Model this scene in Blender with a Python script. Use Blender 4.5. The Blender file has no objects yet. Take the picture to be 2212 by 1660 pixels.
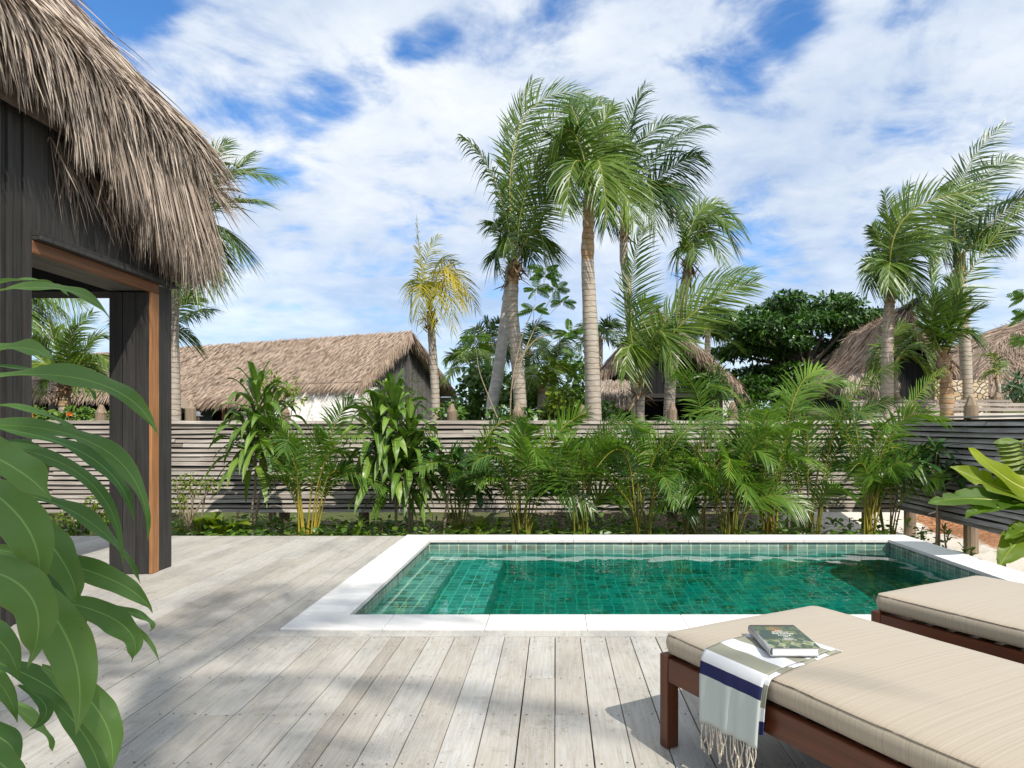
import bpy, math, random
import numpy as np
from mathutils import Vector, Matrix
random.seed(11)
rng = np.random.default_rng(11)
scene = bpy.context.scene
col = scene.collection
GB = -.42
FPX, EYE, VX, VY = 2666.7, 1.25, 2170.0, 1660.0


def at(px, py, d):
    """a point d metres in front of the camera seen at photo pixel (px, py)"""
    return np.array([(px - VX) / FPX * d, d, EYE - (py - VY) / FPX * d])


def nz(a):
    a = np.asarray(a, float)
    return a / np.maximum(np.linalg.norm(a, axis=-1, keepdims=True), 1e-9)


def U(a, b, n=None):
    return rng.uniform(a, b, n)


# ------------------------------------------------------------------ mesh builder
class MB:
    def __init__(self):
        self.v, self.uv, self.f, self.t, self.m = [], [], [], [], []
        self.n = 0

    def add(self, verts, faces, tint=0.5, mi=0, uv=None):
        verts = np.asarray(verts, float).reshape(-1, 3)
        faces = np.asarray(faces, int)
        self.v.append(verts)
        self.uv.append(np.zeros((len(verts), 2)) if uv is None else np.asarray(uv, float).reshape(-1, 2))
        self.f.append(faces + self.n)
        self.t.append(np.broadcast_to(np.asarray(tint, float), (len(faces),)).copy())
        self.m.append(np.full(len(faces), mi, int))
        self.n += len(verts)

    def box(self, lo, hi, tint=0.5, mi=0, M=None, jit=0.0):
        x0, y0, z0 = lo
        x1, y1, z1 = hi
        v = np.array([[x0, y0, z0], [x1, y0, z0], [x1, y1, z0], [x0, y1, z0],
                      [x0, y0, z1], [x1, y0, z1], [x1, y1, z1], [x0, y1, z1]], float)
        if jit:
            v += U(-jit, jit, (8, 3))
        if M is not None:
            v = v @ M[:3, :3].T + M[:3, 3]
        f = [[0, 3, 2, 1], [4, 5, 6, 7], [0, 1, 5, 4], [1, 2, 6, 5], [2, 3, 7, 6], [3, 0, 4, 7]]
        self.add(v, f, tint, mi)

    def tube(self, path, rad, sides=8, tint=0.5, mi=0, cap=True):
        path = np.asarray(path, float)
        n = len(path)
        rad = np.broadcast_to(np.asarray(rad, float), (n,))
        T = nz(np.gradient(path, axis=0))
        ref = np.array([0.0, 1.0, 0.0]) if abs(T[0, 1]) < 0.8 else np.array([1.0, 0, 0])
        A = nz(np.cross(T, ref))
        B = np.cross(T, A)
        ang = np.linspace(0, 2 * math.pi, sides, endpoint=False)
        ring = path[:, None] + rad[:, None, None] * (np.cos(ang)[None, :, None] * A[:, None] + np.sin(ang)[None, :, None] * B[:, None])
        d = np.concatenate([[0], np.cumsum(np.linalg.norm(np.diff(path, axis=0), axis=1))])
        uv = np.stack(np.broadcast_arrays(ang[None] / 6.283, d[:, None]), -1)
        i = np.arange(n - 1)[:, None] * sides
        j = np.arange(sides)[None]
        k = (j + 1) % sides
        f = np.stack([i + j, i + k, i + k + sides, i + j + sides], -1).reshape(-1, 4)
        tt = np.asarray(tint, float)
        if tt.ndim == 1:
            tt = np.repeat(tt[:n - 1], sides)
        self.add(ring, f, tt, mi, uv)
        if cap:
            b = self.n - n * sides
            for s, rev in ((0, True), ((n - 1) * sides, False)):
                ids = np.arange(sides) + b + s
                ids = ids[::-1] if rev else ids
                self.f.append(ids[None])
                self.t.append(np.array([float(np.mean(tt))]))
                self.m.append(np.array([mi]))

    def grid(self, P, tint=0.5, mi=0, uv=None, thick=0.0):
        """P: (a, b, 3) grid of points"""
        a, b = P.shape[:2]
        i = np.arange(a - 1)[:, None] * b
        j = np.arange(b - 1)[None]
        f = np.stack([i + j, i + j + 1, i + j + 1 + b, i + j + b], -1).reshape(-1, 4)
        if uv is None:
            uv = np.stack(np.meshgrid(np.linspace(0, 1, a), np.linspace(0, 1, b), indexing='ij'), -1)[..., ::-1]
        self.add(P, f, tint, mi, uv)

    def blades(self, base, dirs, ln, wd, wdir, droop=None, tint=0.5, segs=3, mi=0, prof=None):
        """many narrow leaf blades at once"""
        base = np.asarray(base, float)
        n = len(base)
        if n == 0:
            return
        dirs, wdir = nz(dirs), nz(wdir)
        ln = np.broadcast_to(np.asarray(ln, float), (n,))
        wd = np.broadcast_to(np.asarray(wd, float), (n,))
        t = np.linspace(0, 1, segs + 1)
        p = base[:, None] + dirs[:, None] * (ln[:, None, None] * t[None, :, None])
        if droop is not None:
            dr = np.broadcast_to(np.asarray(droop, float), (n, 3))
            p = p + dr[:, None] * (ln[:, None] * t[None] ** 2)[..., None]
        if prof is None:
            prof = np.interp(t, [0, .25, .6, 1], [.55, 1, .8, .06])
        else:
            prof = np.interp(t, prof[0], prof[1])
        h = wdir[:, None] * (0.5 * wd[:, None] * prof[None])[..., None]
        v = np.stack([p - h, p + h], 2)
        q = np.arange(segs)[None] * 2 + (np.arange(n) * (segs + 1) * 2)[:, None]
        f = np.stack([q, q + 1, q + 3, q + 2], -1).reshape(-1, 4)
        tt = np.broadcast_to(np.asarray(tint, float), (n,))
        uv = np.zeros((n, segs + 1, 2, 2))
        uv[..., 0, 0] = -1
        uv[..., 1, 0] = 1
        uv[..., 1] = t[None, :, None]
        self.add(v, f, np.repeat(tt, segs), mi, uv)

    def build(self, name, mats, parent=None, smooth=False, bevel=0.0, loc=None):
        me = bpy.data.meshes.new(name)
        v = np.concatenate(self.v)
        if loc is None and parent is not None:
            loc = None
        me.vertices.add(len(v))
        off = np.zeros(3)
        if loc is not None:
            off = np.asarray(loc, float)
        elif parent is not None:
            off = np.array(parent.get('_o', (0, 0, 0)), float)
        me.vertices.foreach_set('co', (v - off).astype(np.float32).ravel())
        loops = np.concatenate([f.ravel() for f in self.f])
        tot = np.concatenate([np.full(len(f), f.shape[1]) for f in self.f])
        st = np.concatenate([[0], np.cumsum(tot)[:-1]])
        me.loops.add(len(loops))
        me.loops.foreach_set('vertex_index', loops.astype(np.int32))
        me.polygons.add(len(tot))
        me.polygons.foreach_set('loop_start', st.astype(np.int32))
        me.polygons.foreach_set('loop_total', tot.astype(np.int32))
        me.polygons.foreach_set('material_index', np.concatenate(self.m).astype(np.int32))
        me.polygons.foreach_set('use_smooth', np.full(len(tot), smooth))
        a = me.attributes.new('tint', 'FLOAT', 'FACE')
        a.data.foreach_set('value', np.concatenate(self.t).astype(np.float32))
        uvv = np.concatenate(self.uv)
        ul = me.uv_layers.new(name='uv')
        ul.data.foreach_set('uv', uvv[loops].astype(np.float32).ravel())
        me.update()
        me.validate()
        for m in (mats if isinstance(mats, (list, tuple)) else [mats]):
            me.materials.append(m)
        o = bpy.data.objects.new(name, me)
        col.objects.link(o)
        o['_o'] = [float(c) for c in off]
        if parent is not None:
            o.parent = parent
        elif loc is not None:
            o.location = loc
        if bevel:
            b = o.modifiers.new('bevel', 'BEVEL')
            b.width, b.segments, b.limit_method, b.angle_limit = bevel, 2, 'ANGLE', 0.7
        return o


def tag(o, label=None, cat=None, group=None, kind=None):
    if label:
        o['label'] = label
    if cat:
        o['category'] = cat
    if group:
        o['group'] = group
    if kind:
        o['kind'] = kind
    return o


_pending = []


def thing(name, label, cat, loc, group=None):
    o = bpy.data.objects.new(name, None)
    o.empty_display_size = 0.2
    col.objects.link(o)
    o.location = Vector([float(c) for c in loc])
    o['_o'] = [float(c) for c in loc]
    _pending.append(o)
    return tag(o, label, cat, group)


def bez(P, t):
    P = [np.asarray(p, float) for p in P]
    t = np.asarray(t)[:, None]
    if len(P) == 3:
        return (1 - t) ** 2 * P[0] + 2 * t * (1 - t) * P[1] + t * t * P[2]
    return (1 - t) ** 3 * P[0] + 3 * t * (1 - t) ** 2 * P[1] + 3 * t * t * (1 - t) * P[2] + t ** 3 * P[3]


def through(P0, Pm, P2):
    """quadratic control points of a curve that passes through Pm half way"""
    return [P0, 2 * np.asarray(Pm) - 0.5 * (np.asarray(P0) + np.asarray(P2)), P2]


def smooth_path(pts, n):
    pts = np.asarray(pts, float)
    k = len(pts)
    t = np.linspace(0, k - 1, n)
    i = np.clip(t.astype(int), 0, k - 2)
    f = (t - i)[:, None]
    p0 = pts[np.clip(i - 1, 0, k - 1)]
    p1, p2 = pts[i], pts[i + 1]
    p3 = pts[np.clip(i + 2, 0, k - 1)]
    return 0.5 * ((2 * p1) + (-p0 + p2) * f + (2 * p0 - 5 * p1 + 4 * p2 - p3) * f ** 2 + (-p0 + 3 * p1 - 3 * p2 + p3) * f ** 3)


# ------------------------------------------------------------------ materials
class NT:
    def __init__(self, name):
        self.mat = bpy.data.materials.new(name)
        self.mat.use_nodes = True
        self.t = self.mat.node_tree
        self.t.nodes.clear()
        self.out = self.t.nodes.new('ShaderNodeOutputMaterial')

    def n(self, typ, ins=None, **props):
        nd = self.t.nodes.new('ShaderNode' + typ)
        for k, v in props.items():
            setattr(nd, k, v)
        for k, v in (ins or {}).items():
            s = nd.inputs[k]
            if hasattr(v, 'is_output') or isinstance(v, bpy.types.NodeSocket):
                self.t.links.new(v, s)
            elif isinstance(v, (tuple, list)) and len(v) == 3 and s.type == 'RGBA':
                s.default_value = (*v, 1)
            else:
                s.default_value = v
        return nd

    def link(self, a, b):
        self.t.links.new(a, b)

    def mix(self, f, a, b, blend='MIX'):
        nd = self.n('Mix', data_type='RGBA', blend_type=blend)
        for i, v in ((0, f), (6, a), (7, b)):
            s = nd.inputs[i]
            if isinstance(v, bpy.types.NodeSocket):
                self.t.links.new(v, s)
            else:
                s.default_value = (*v, 1) if isinstance(v, (tuple, list)) else v
        return nd.outputs[2]

    def math(self, op, a, b=0.0, c=None, clamp=False):
        nd = self.n('Math', operation=op, use_clamp=clamp)
        for i, v in enumerate([a, b] + ([c] if c is not None else [])):
            if isinstance(v, bpy.types.NodeSocket):
                self.t.links.new(v, nd.inputs[i])
            else:
                nd.inputs[i].default_value = v
        return nd.outputs[0]

    def coords(self, kind='Object', scale=(1, 1, 1), rot=(0, 0, 0), loc=(0, 0, 0)):
        tc = self.n('TexCoord')
        mp = self.n('Mapping', {'Vector': tc.outputs[kind], 'Scale': scale, 'Rotation': rot, 'Location': loc})
        return mp.outputs[0]

    def noise(self, vec, scale=5.0, detail=4.0, rough=0.55, dist=0.0):
        return self.n('TexNoise', {'Vector': vec, 'Scale': scale, 'Detail': detail, 'Roughness': rough, 'Distortion': dist}).outputs[0]

    def ramp(self, f, *stops):
        nd = self.n('ValToRGB', {'Fac': f})
        e = nd.color_ramp.elements
        while len(e) < len(stops):
            e.new(0.5)
        for el, (p, c) in zip(e, stops):
            el.position = p
            el.color = (*c, 1) if isinstance(c, (tuple, list)) else (c, c, c, 1)
        return nd.outputs[0]

    def rng(self, v, a, b, c=0.0, d=1.0, smooth=False):
        nd = self.n('MapRange', {0: v, 1: a, 2: b, 3: c, 4: d}, interpolation_type='SMOOTHSTEP' if smooth else 'LINEAR')
        return nd.outputs[0]

    def tint(self):
        return self.n('Attribute', attribute_name='tint').outputs['Fac']

    def bump(self, h, strength=0.3, dist=0.01):
        return self.n('Bump', {'Height': h, 'Strength': strength, 'Distance': dist}).outputs[0]

    def bsdf(self, color, rough=0.6, normal=None, spec=0.5, **kw):
        ins = {'Base Color': color, 'Roughness': rough, 'Specular IOR Level': spec}
        ins.update(kw)
        if normal is not None:
            ins['Normal'] = normal
        return self.n('BsdfPrincipled', ins).outputs[0]

    def done(self, sh):
        self.t.links.new(sh, self.out.inputs[0])
        return self.mat


def leaf_mat(name, c0, c1, rough=0.42, trans=0.3, rib=False, spec=0.5, yel=None, varscale=3.0, ribk=.8):
    m = NT(name)
    c = m.mix(m.tint(), c0, c1)
    nv = m.noise(m.coords(), varscale, 3)
    c = m.mix(m.rng(nv, .35, .7), c, m.mix(1.0, c, (.62, .72, .6), 'MULTIPLY'))
    nrm = None
    if yel is not None:
        c = m.mix(m.rng(m.noise(m.coords(), varscale * 2.7, 2), .62, .75), c, yel)
    if rib:
        uv = m.n('TexCoord').outputs['UV']
        sx = m.n('SeparateXYZ', {0: uv})
        ax = m.math('ABSOLUTE', sx.outputs[0])
        c = m.mix(m.rng(ax, .01, .06, ribk, 0), c, tuple(min(1, x * 1.8 + .02) for x in c1))
        edge = m.rng(ax, .955, .985)
        c = m.mix(m.math('MULTIPLY', edge, .35), c, (.30, .22, .08))
        spots = m.rng(m.noise(m.coords(), 55, 3), .66, .74, 0, .55)
        c = m.mix(spots, c, (.16, .13, .04))
        veins = m.n('TexWave', {'Vector': m.n('CombineXYZ', {0: m.math('ADD', m.math('MULTIPLY', ax, 5.0), m.math('MULTIPLY', sx.outputs[1], -4.0))}).outputs[0], 'Scale': 3.2, 'Distortion': .6}).outputs['Fac']
        nrm = m.bump(m.math('ADD', veins, m.math('MULTIPLY', nv, 2.0)), .25, .004)
    if rib:
        c = m.mix(m.rng(veins, .2, .9, .28, 0), c, m.mix(1.0, c, (.62, .7, .6), 'MULTIPLY'))
    p = m.bsdf(c, rough, nrm, spec)
    tr = m.n('BsdfTranslucent', {'Color': m.mix(1.0, c, (1.0, 1.15, .45), 'MULTIPLY')}).outputs[0]
    return m.done(m.n('MixShader', {0: trans, 1: p, 2: tr}).outputs[0])


def simple_mat(name, c0, c1=None, rough=0.6, nscale=6.0, stretch=(1, 1, 1), bump=0.15, bdist=.01, spec=0.4, metallic=0.0):
    m = NT(name)
    nv = m.noise(m.coords(scale=stretch), nscale, 5)
    c = m.mix(m.tint(), c0, c1 or c0)
    c = m.mix(m.rng(nv, .3, .7), m.mix(1.0, c, (.72, .72, .72), 'MULTIPLY'), m.mix(1.0, c, (1.15, 1.15, 1.15), 'MULTIPLY'))
    return m.done(m.bsdf(c, rough, m.bump(nv, bump, bdist), spec, Metallic=metallic))


def wood_mat(name, c0, c1, axis=0, rough=0.7, fine=90.0, spec=0.3, gloss_coat=0.0, bstr=.35):
    """grain runs along axis"""
    m = NT(name)
    sc = [fine, fine, fine]
    sc[axis] = fine * .035
    g = m.noise(m.coords(scale=tuple(sc)), 1.0, 4, .6, .6)
    big = m.noise(m.coords(), 2.3, 3)
    c = m.mix(m.tint(), c0, c1)
    c = m.mix(m.rng(g, .35, .68), m.mix(1.0, c, (.62, .6, .58), 'MULTIPLY'), m.mix(1.0, c, (1.12, 1.12, 1.12), 'MULTIPLY'))
    c = m.mix(m.rng(big, .35, .7), m.mix(1.0, c, (.78, .77, .75), 'MULTIPLY'), c)
    return m.done(m.bsdf(c, rough, m.bump(g, bstr, .003), spec, **({'Coat Weight': gloss_coat, 'Coat Roughness': .18} if gloss_coat else {})))


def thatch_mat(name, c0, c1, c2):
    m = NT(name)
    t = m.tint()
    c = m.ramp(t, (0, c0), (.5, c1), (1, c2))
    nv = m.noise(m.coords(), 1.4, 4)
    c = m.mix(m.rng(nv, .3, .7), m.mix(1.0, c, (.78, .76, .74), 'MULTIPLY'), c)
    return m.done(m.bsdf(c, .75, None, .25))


M = {}
M['palm'] = leaf_mat('coconut_leaf', (.045, .11, .014), (.165, .25, .025), .38, .25)
M['palm_dark'] = leaf_mat('coconut_leaf_dark', (.025, .07, .016), (.08, .15, .025), .36, .2)
M['palm_yellow'] = leaf_mat('coconut_leaf_yellow', (.13, .19, .015), (.56, .42, .02), .4, .3)
M['rachis'] = simple_mat('frond_midrib', (.24, .27, .06), (.38, .33, .08), .45)
M['areca'] = leaf_mat('areca_leaf', (.035, .12, .018), (.23, .37, .045), .34, .36, spec=.5)
M['areca_stem'] = simple_mat('areca_stem', (.07, .12, .02), (.50, .36, .05), .4)
M['drac'] = leaf_mat('dracaena_leaf', (.05, .135, .02), (.23, .35, .05), .32, .22, rib=True, varscale=1.5)
M['drac_stem'] = simple_mat('cane_stem', (.22, .17, .11), (.35, .28, .18), .8, 30)
M['fore'] = leaf_mat('cordyline_leaf', (.065, .165, .04), (.205, .335, .085), .40, .28, rib=True, spec=.38, varscale=2.2, ribk=.5)
M['glossy'] = leaf_mat('glossy_leaf', (.022, .075, .018), (.06, .14, .03), .22, .12, rib=True)
M['banana'] = leaf_mat('banana_leaf', (.07, .16, .012), (.36, .42, .03), .36, .42, rib=True, ribk=.35)
M['cover'] = leaf_mat('ground_cover_leaf', (.04, .12, .014), (.22, .34, .04), .38, .25)
M['lime'] = leaf_mat('lime_shrub_leaf', (.10, .17, .015), (.28, .33, .03), .42, .3)
M['tree'] = leaf_mat('broad_tree_leaf', (.02, .065, .010), (.09, .19, .022), .36, .15)
M['grape'] = leaf_mat('round_bush_leaf', (.05, .12, .02), (.17, .29, .04), .42, .25)
M['acacia'] = leaf_mat('feathery_leaf', (.06, .19, .03), (.20, .36, .06), .45, .25)
M['bark'] = simple_mat('tree_bark', (.10, .08, .06), (.2, .16, .12), .9, 12, (1, 1, .4), .5)
M['deadleaf'] = leaf_mat('dead_leaf', (.22, .14, .07), (.42, .30, .17), .7, .15)


def trunk_mat():
    m = NT('ringed_palm_trunk')
    uv = m.n('TexCoord').outputs['UV']
    s = m.n('SeparateXYZ', {0: uv})
    nz_ = m.noise(m.coords(), 9.0, 4)
    v = m.math('ADD', s.outputs[1], m.math('MULTIPLY', nz_, .06))
    saw = m.math('FRACT', m.math('MULTIPLY', v, 11.0))
    ring = m.rng(saw, .0, .16, 1, 0)
    fine = m.noise(m.coords(scale=(10, 10, 30)), 1.0, 4)
    base = m.ramp(m.tint(), (0, (.47, .41, .34)), (.55, (.48, .39, .29)), (.8, (.40, .25, .13)), (1, (.38, .30, .18)))
    c = m.mix(m.rng(fine, .35, .7), m.mix(1.0, base, (.82, .8, .78), 'MULTIPLY'), m.mix(1.0, base, (1.12, 1.12, 1.12), 'MULTIPLY'))
    c = m.mix(m.math('MULTIPLY', ring, .75), c, m.mix(1.0, base, (.33, .28, .24), 'MULTIPLY'))
    c = m.mix(m.rng(m.noise(m.coords(), 5.0, 3), .56, .68, 0, .5), c, (.50, .46, .40))
    h = m.math('SUBTRACT', m.math('MULTIPLY', saw, .6), m.math('MULTIPLY', ring, .5))
    return m.done(m.bsdf(c, .85, m.bump(m.math('ADD', h, m.math('MULTIPLY', fine, .6)), .7, .015), .2))


M['trunk'] = trunk_mat()
M['trunk_pale'] = simple_mat('pale_palm_trunk', (.50, .47, .42), (.56, .53, .48), .85, 7, (1, 1, 3), .4, .015, .2)
M['thatch'] = thatch_mat('near_thatch', (.19, .145, .11), (.42, .34, .27), (.66, .56, .46))
M['thatch_far'] = thatch_mat('far_thatch', (.30, .22, .16), (.41, .31, .235), (.50, .395, .305))
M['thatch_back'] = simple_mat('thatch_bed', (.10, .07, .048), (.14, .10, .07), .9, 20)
M['thatch_back_far'] = simple_mat('thatch_bed_far', (.34, .255, .19), (.38, .29, .22), .9, 14)
M['dark_board'] = wood_mat('dark_stained_board', (.034, .032, .030), (.062, .058, .054), 2, .62, 60, .35, bstr=.25)
M['grey_board'] = wood_mat('grey_stained_board', (.15, .145, .142), (.22, .21, .205), 2, .75, 40)
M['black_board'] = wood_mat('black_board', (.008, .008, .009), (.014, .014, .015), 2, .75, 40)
M['soffit'] = wood_mat('soffit_board', (.15, .15, .125), (.2, .2, .17), 1, .7, 40)
M['orange_wood'] = wood_mat('oiled_cedar_shaded', (.20, .085, .038), (.27, .12, .055), 1, .5, 60, .4)  # cedar darkened for the lintel, its shade put into the colour
M['orange_wood_v'] = wood_mat('oiled_cedar_post', (.42, .19, .075), (.52, .25, .105), 2, .5, 60, .4)
M['slat'] = wood_mat('weathered_slat', (.26, .215, .18), (.62, .57, .51), 0, .8, 70, .25)
M['slat_y'] = wood_mat('weathered_slat_shaded', (.34, .33, .325), (.60, .58, .56), 1, .8, 70, .25)
M['post'] = wood_mat('round_post', (.24, .175, .12), (.40, .31, .22), 2, .85, 50, .25)
M['redwood'] = wood_mat('varnished_hardwood', (.085, .020, .006), (.17, .046, .016), 0, .36, 30, .45, .12, .15)
# ------------------------------------------------------------------ camera, light, sky
cam_d = bpy.data.cameras.new('camera')
cam = bpy.data.objects.new('camera', cam_d)
col.objects.link(cam)
cam.location = (0, 0, EYE)
cam.rotation_euler = (math.radians(90), 0, 0)
cam_d.lens, cam_d.sensor_width = 24.0, 36.0
cam_d.shift_x, cam_d.shift_y = (2000 - VX) / 4000, (VY - 1500.5) / 4000
cam_d.clip_end = 5000
scene.camera = cam

SUN = np.array([.364, -.576, .731])
sun_d = bpy.data.lights.new('sun', 'SUN')
sun_d.energy, sun_d.angle, sun_d.color = 3.7, math.radians(.53), (1.0, .955, .88)
sun = bpy.data.objects.new('sun', sun_d)
col.objects.link(sun)
sun.rotation_euler = Vector(-SUN).to_track_quat('-Z', 'Y').to_euler()
sun.location = (20, -30, 40)

world = bpy.data.worlds.new('World')
scene.world = world
world.use_nodes = True
W = NT.__new__(NT)
W.t = world.node_tree
W.t.nodes.clear()
W.out = W.t.nodes.new('ShaderNodeOutputWorld')
sky = W.n('TexSky', sky_type='NISHITA', sun_disc=False, sun_elevation=math.radians(47), sun_rotation=math.radians(147.7),
          altitude=0, air_density=1.0, dust_density=.3, ozone_density=2.0)
d = W.n('VectorMath', {0: W.n('TexCoord').outputs['Generated']}, operation='NORMALIZE').outputs[0]
sep = W.n('SeparateXYZ', {0: d})
zc = W.math('ADD', W.math('MAXIMUM', sep.outputs[2], 0.0), .22)
px_ = W.math('DIVIDE', sep.outputs[0], zc)
py_ = W.math('DIVIDE', sep.outputs[1], zc)
pl = W.n('CombineXYZ', {0: px_, 1: py_, 2: 0.0}).outputs[0]
warp = W.n('TexNoise', {'Vector': pl, 'Scale': 2.2, 'Detail': 3.0, 'Roughness': .55}).outputs['Color']
wv = W.n('VectorMath', {0: warp, 1: (.5, .5, .5)}, operation='SUBTRACT').outputs[0]
dw = W.n('VectorMath', {0: d, 1: W.n('VectorMath', {0: wv, 'Scale': .26}, operation='SCALE').outputs[0]}, operation='ADD').outputs[0]
n1 = W.noise(W.n('VectorMath', {0: pl, 1: (3.1, 1.7, 0.3)}, operation='ADD').outputs[0], 4.2, 11, .60, .35)
n3 = W.noise(W.n('Mapping', {'Vector': pl, 'Rotation': (0, 0, .6), 'Scale': (1.0, 1.3, 1)}).outputs[0], 7.0, 8, .60, .4)
n2 = W.noise(W.n('VectorMath', {0: pl, 1: (7.7, 2.2, 4.1)}, operation='ADD').outputs[0], 1.35, 6, .55, .2)
# openings in the cloud sheet: direction (by photo pixel), radius, depth
holes = [(330, 40, .13, .62), (560, 330, .06, .25), (2150, 130, .05, .4), (1720, 120, .05, .3), (430, 130, .06, .36), (1655, 215, .05, .52), (1240, 440, .07, .40), (1120, 585, .085, .45),
         (980, 420, .08, .25), (2110, 75, .10, .36), (3030, 60, .085, .55), (2830, 270, .07, .36), (3190, 30, .06, .30), (1150, 960, .06, .20), (2950, 930, .07, .26),
         (3700, 150, .08, .26), (1470, 320, .06, .25), (3640, 420, .09, .16), (1640, 860, .09, .14)]
acc = None
for hx, hy, r, s in holes:
    c = Vector(((hx - VX) / FPX, 1.0, (VY - hy) / FPX)).normalized()
    dist = W.n('VectorMath', {0: dw, 1: tuple(c)}, operation='DISTANCE').outputs['Value']
    g = W.n('MapRange', {0: dist, 1: r * 1.35, 2: r * .15, 3: 0.0, 4: s}, interpolation_type='SMOOTHSTEP').outputs[0]
    acc = g if acc is None else W.math('MAXIMUM', acc, g)
cov = W.math('ADD', W.math('MULTIPLY', W.math('SUBTRACT', n1, .5), 2.0), .50)
cov = W.math('SUBTRACT', cov, W.math('MULTIPLY', acc, 1.55))
cov = W.math('ADD', cov, W.math('MULTIPLY', W.math('SUBTRACT', n3, .5), .42))
cov = W.rng(cov, -.24, .44, 0, 1, True)
# low on the horizon the sheet thins to a pale veil
shade = W.rng(W.math('ADD', W.math('ADD', W.math('MULTIPLY', n2, .55), W.math('MULTIPLY', n1, .28)), W.math('MULTIPLY', n3, .17)), .39, .61)
ccol = W.mix(shade, (3.9, 4.8, 6.3), (7.1, 7.45, 7.8))
veil = W.rng(sep.outputs[2], .02, .30, .70, .97)
skyc = W.mix(1.0, sky.outputs[0], (.62, 1.08, 1.5), 'MULTIPLY')
fin = W.mix(W.math('MULTIPLY', cov, veil), skyc, ccol)
bg = W.n('Background', {'Color': fin, 'Strength': .1})
W.link(bg.outputs[0], W.out.inputs[0])
scene.view_settings.view_transform = 'Standard'
scene.view_settings.look = 'None'
scene.view_settings.exposure = 0.45
scene.cycles.use_denoising = True
scene.cycles.max_bounces = 10
scene.cycles.transparent_max_bounces = 16
scene.cycles.caustics_reflective = False
scene.cycles.caustics_refractive = False
scene.cycles.sample_clamp_indirect = 6

# ------------------------------------------------------------------ ground
PX0, PX1, PY0, PY1 = -1.37, 3.62, 4.44, 7.40          # pool inner faces
CX0, CX1, CY0, CY1 = -1.677, 3.93, 4.15, 7.70         # coping outer edge
TERR = lambda x, y: (1.41 * np.clip((y - 11.0) / 3.6, 0, 1) ** 2 * (3 - 2 * np.clip((y - 11.0) / 3.6, 0, 1)) * np.clip((x + 2.5) / 3.0, 0, 1)
                     + .62 * np.clip((y - 11.0) / 1.6, 0, 1) * np.clip((x - 3.2) / 1.6, 0, 1))


def gz(x, y):
    return float(GB + TERR(np.float64(x), np.float64(y)))


g = MB()
xs = np.unique(np.concatenate([np.array([-900, -300, -120, -60, -40, -30, -24, -18]), np.linspace(-14, 14, 113), [CX0 + .1, CX1 - .1], np.array([18, 24, 30, 40, 60, 120, 300, 900])]))
ys = np.unique(np.concatenate([np.array([-200, -60, -20, -8]), np.linspace(-4, 26, 121), [CY0 + .1, CY1 - .1], np.array([30, 36, 45, 60, 90, 150, 300, 900, 2500])]))
XX, YY = np.meshgrid(xs, ys, indexing='ij')
ZZ = GB + TERR(XX, YY)
near = (np.abs(XX) < 14) & (YY > 7.8) & (YY < 26)
ZZ = ZZ + near * rng.normal(0, .012, XX.shape)
P = np.stack([XX, YY, ZZ], -1)
a, b = XX.shape
fa = []
for i in range(a - 1):
    for j in range(b - 1):
        cx, cy = (xs[i] + xs[i + 1]) / 2, (ys[j] + ys[j + 1]) / 2
        if CX0 + .09 < cx < CX1 - .09 and CY0 + .09 < cy < CY1 - .09:
            continue
        fa.append([i * b + j, (i + 1) * b + j, (i + 1) * b + j + 1, i * b + j + 1])
g.add(P, fa, .5)
m = NT('sand_soil_mulch')
co = m.n('TexCoord').outputs['Object']
s = m.n('SeparateXYZ', {0: co})
wob = m.math('MULTIPLY', m.math('SUBTRACT', m.noise(co, 2.2, 4), .5), 1.1)
fx = m.math('ADD', s.outputs[0], wob)
sandm = m.rng(fx, 3.2, 4.1, 0, 1, True)
mul = m.math('MULTIPLY', m.rng(fx, 5.85, 6.05, 0, 1), m.rng(fx, 8.2, 7.8, 0, 1))
fine = m.noise(co, 60, 4)
chips = m.n('TexVoronoi', {'Vector': m.coords(scale=(38, 60, 38)), 'Scale': 1.0}).outputs['Color']
cs = m.n('SeparateColor', {0: chips}).outputs[0]
soil = m.ramp(m.math('ADD', m.math('MULTIPLY', cs, .6), m.math('MULTIPLY', fine, .4)), (.2, (.05, .036, .025)), (.55, (.16, .12, .085)), (.75, (.28, .22, .16)), (.95, (.45, .40, .33)))
sand = m.mix(m.rng(fine, .35, .65), (.56, .50, .42), (.70, .65, .57))
mulch = m.ramp(cs, (0, (.14, .06, .03)), (.5, (.30, .14, .07)), (1, (.44, .24, .13)))
c = m.mix(sandm, soil, sand)
c = m.mix(mul, c, mulch)
farm = m.math('MULTIPLY', m.rng(m.math('ADD', s.outputs[1], wob), 11.4, 12.2), m.rng(s.outputs[0], 3.0, 1.5, 1, 1))
c = m.mix(farm, c, m.ramp(fine, (.3, (.03, .045, .015)), (.55, (.10, .12, .04)), (.75, (.24, .20, .13))))
go = g.build('ground', m.done(m.bsdf(c, .95, m.bump(m.math('ADD', fine, m.math('MULTIPLY', cs, .7)), .5, .02), .1)))
tag(go, 'sand, soil and bark mulch around the pool deck', 'ground', kind='structure')

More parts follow.
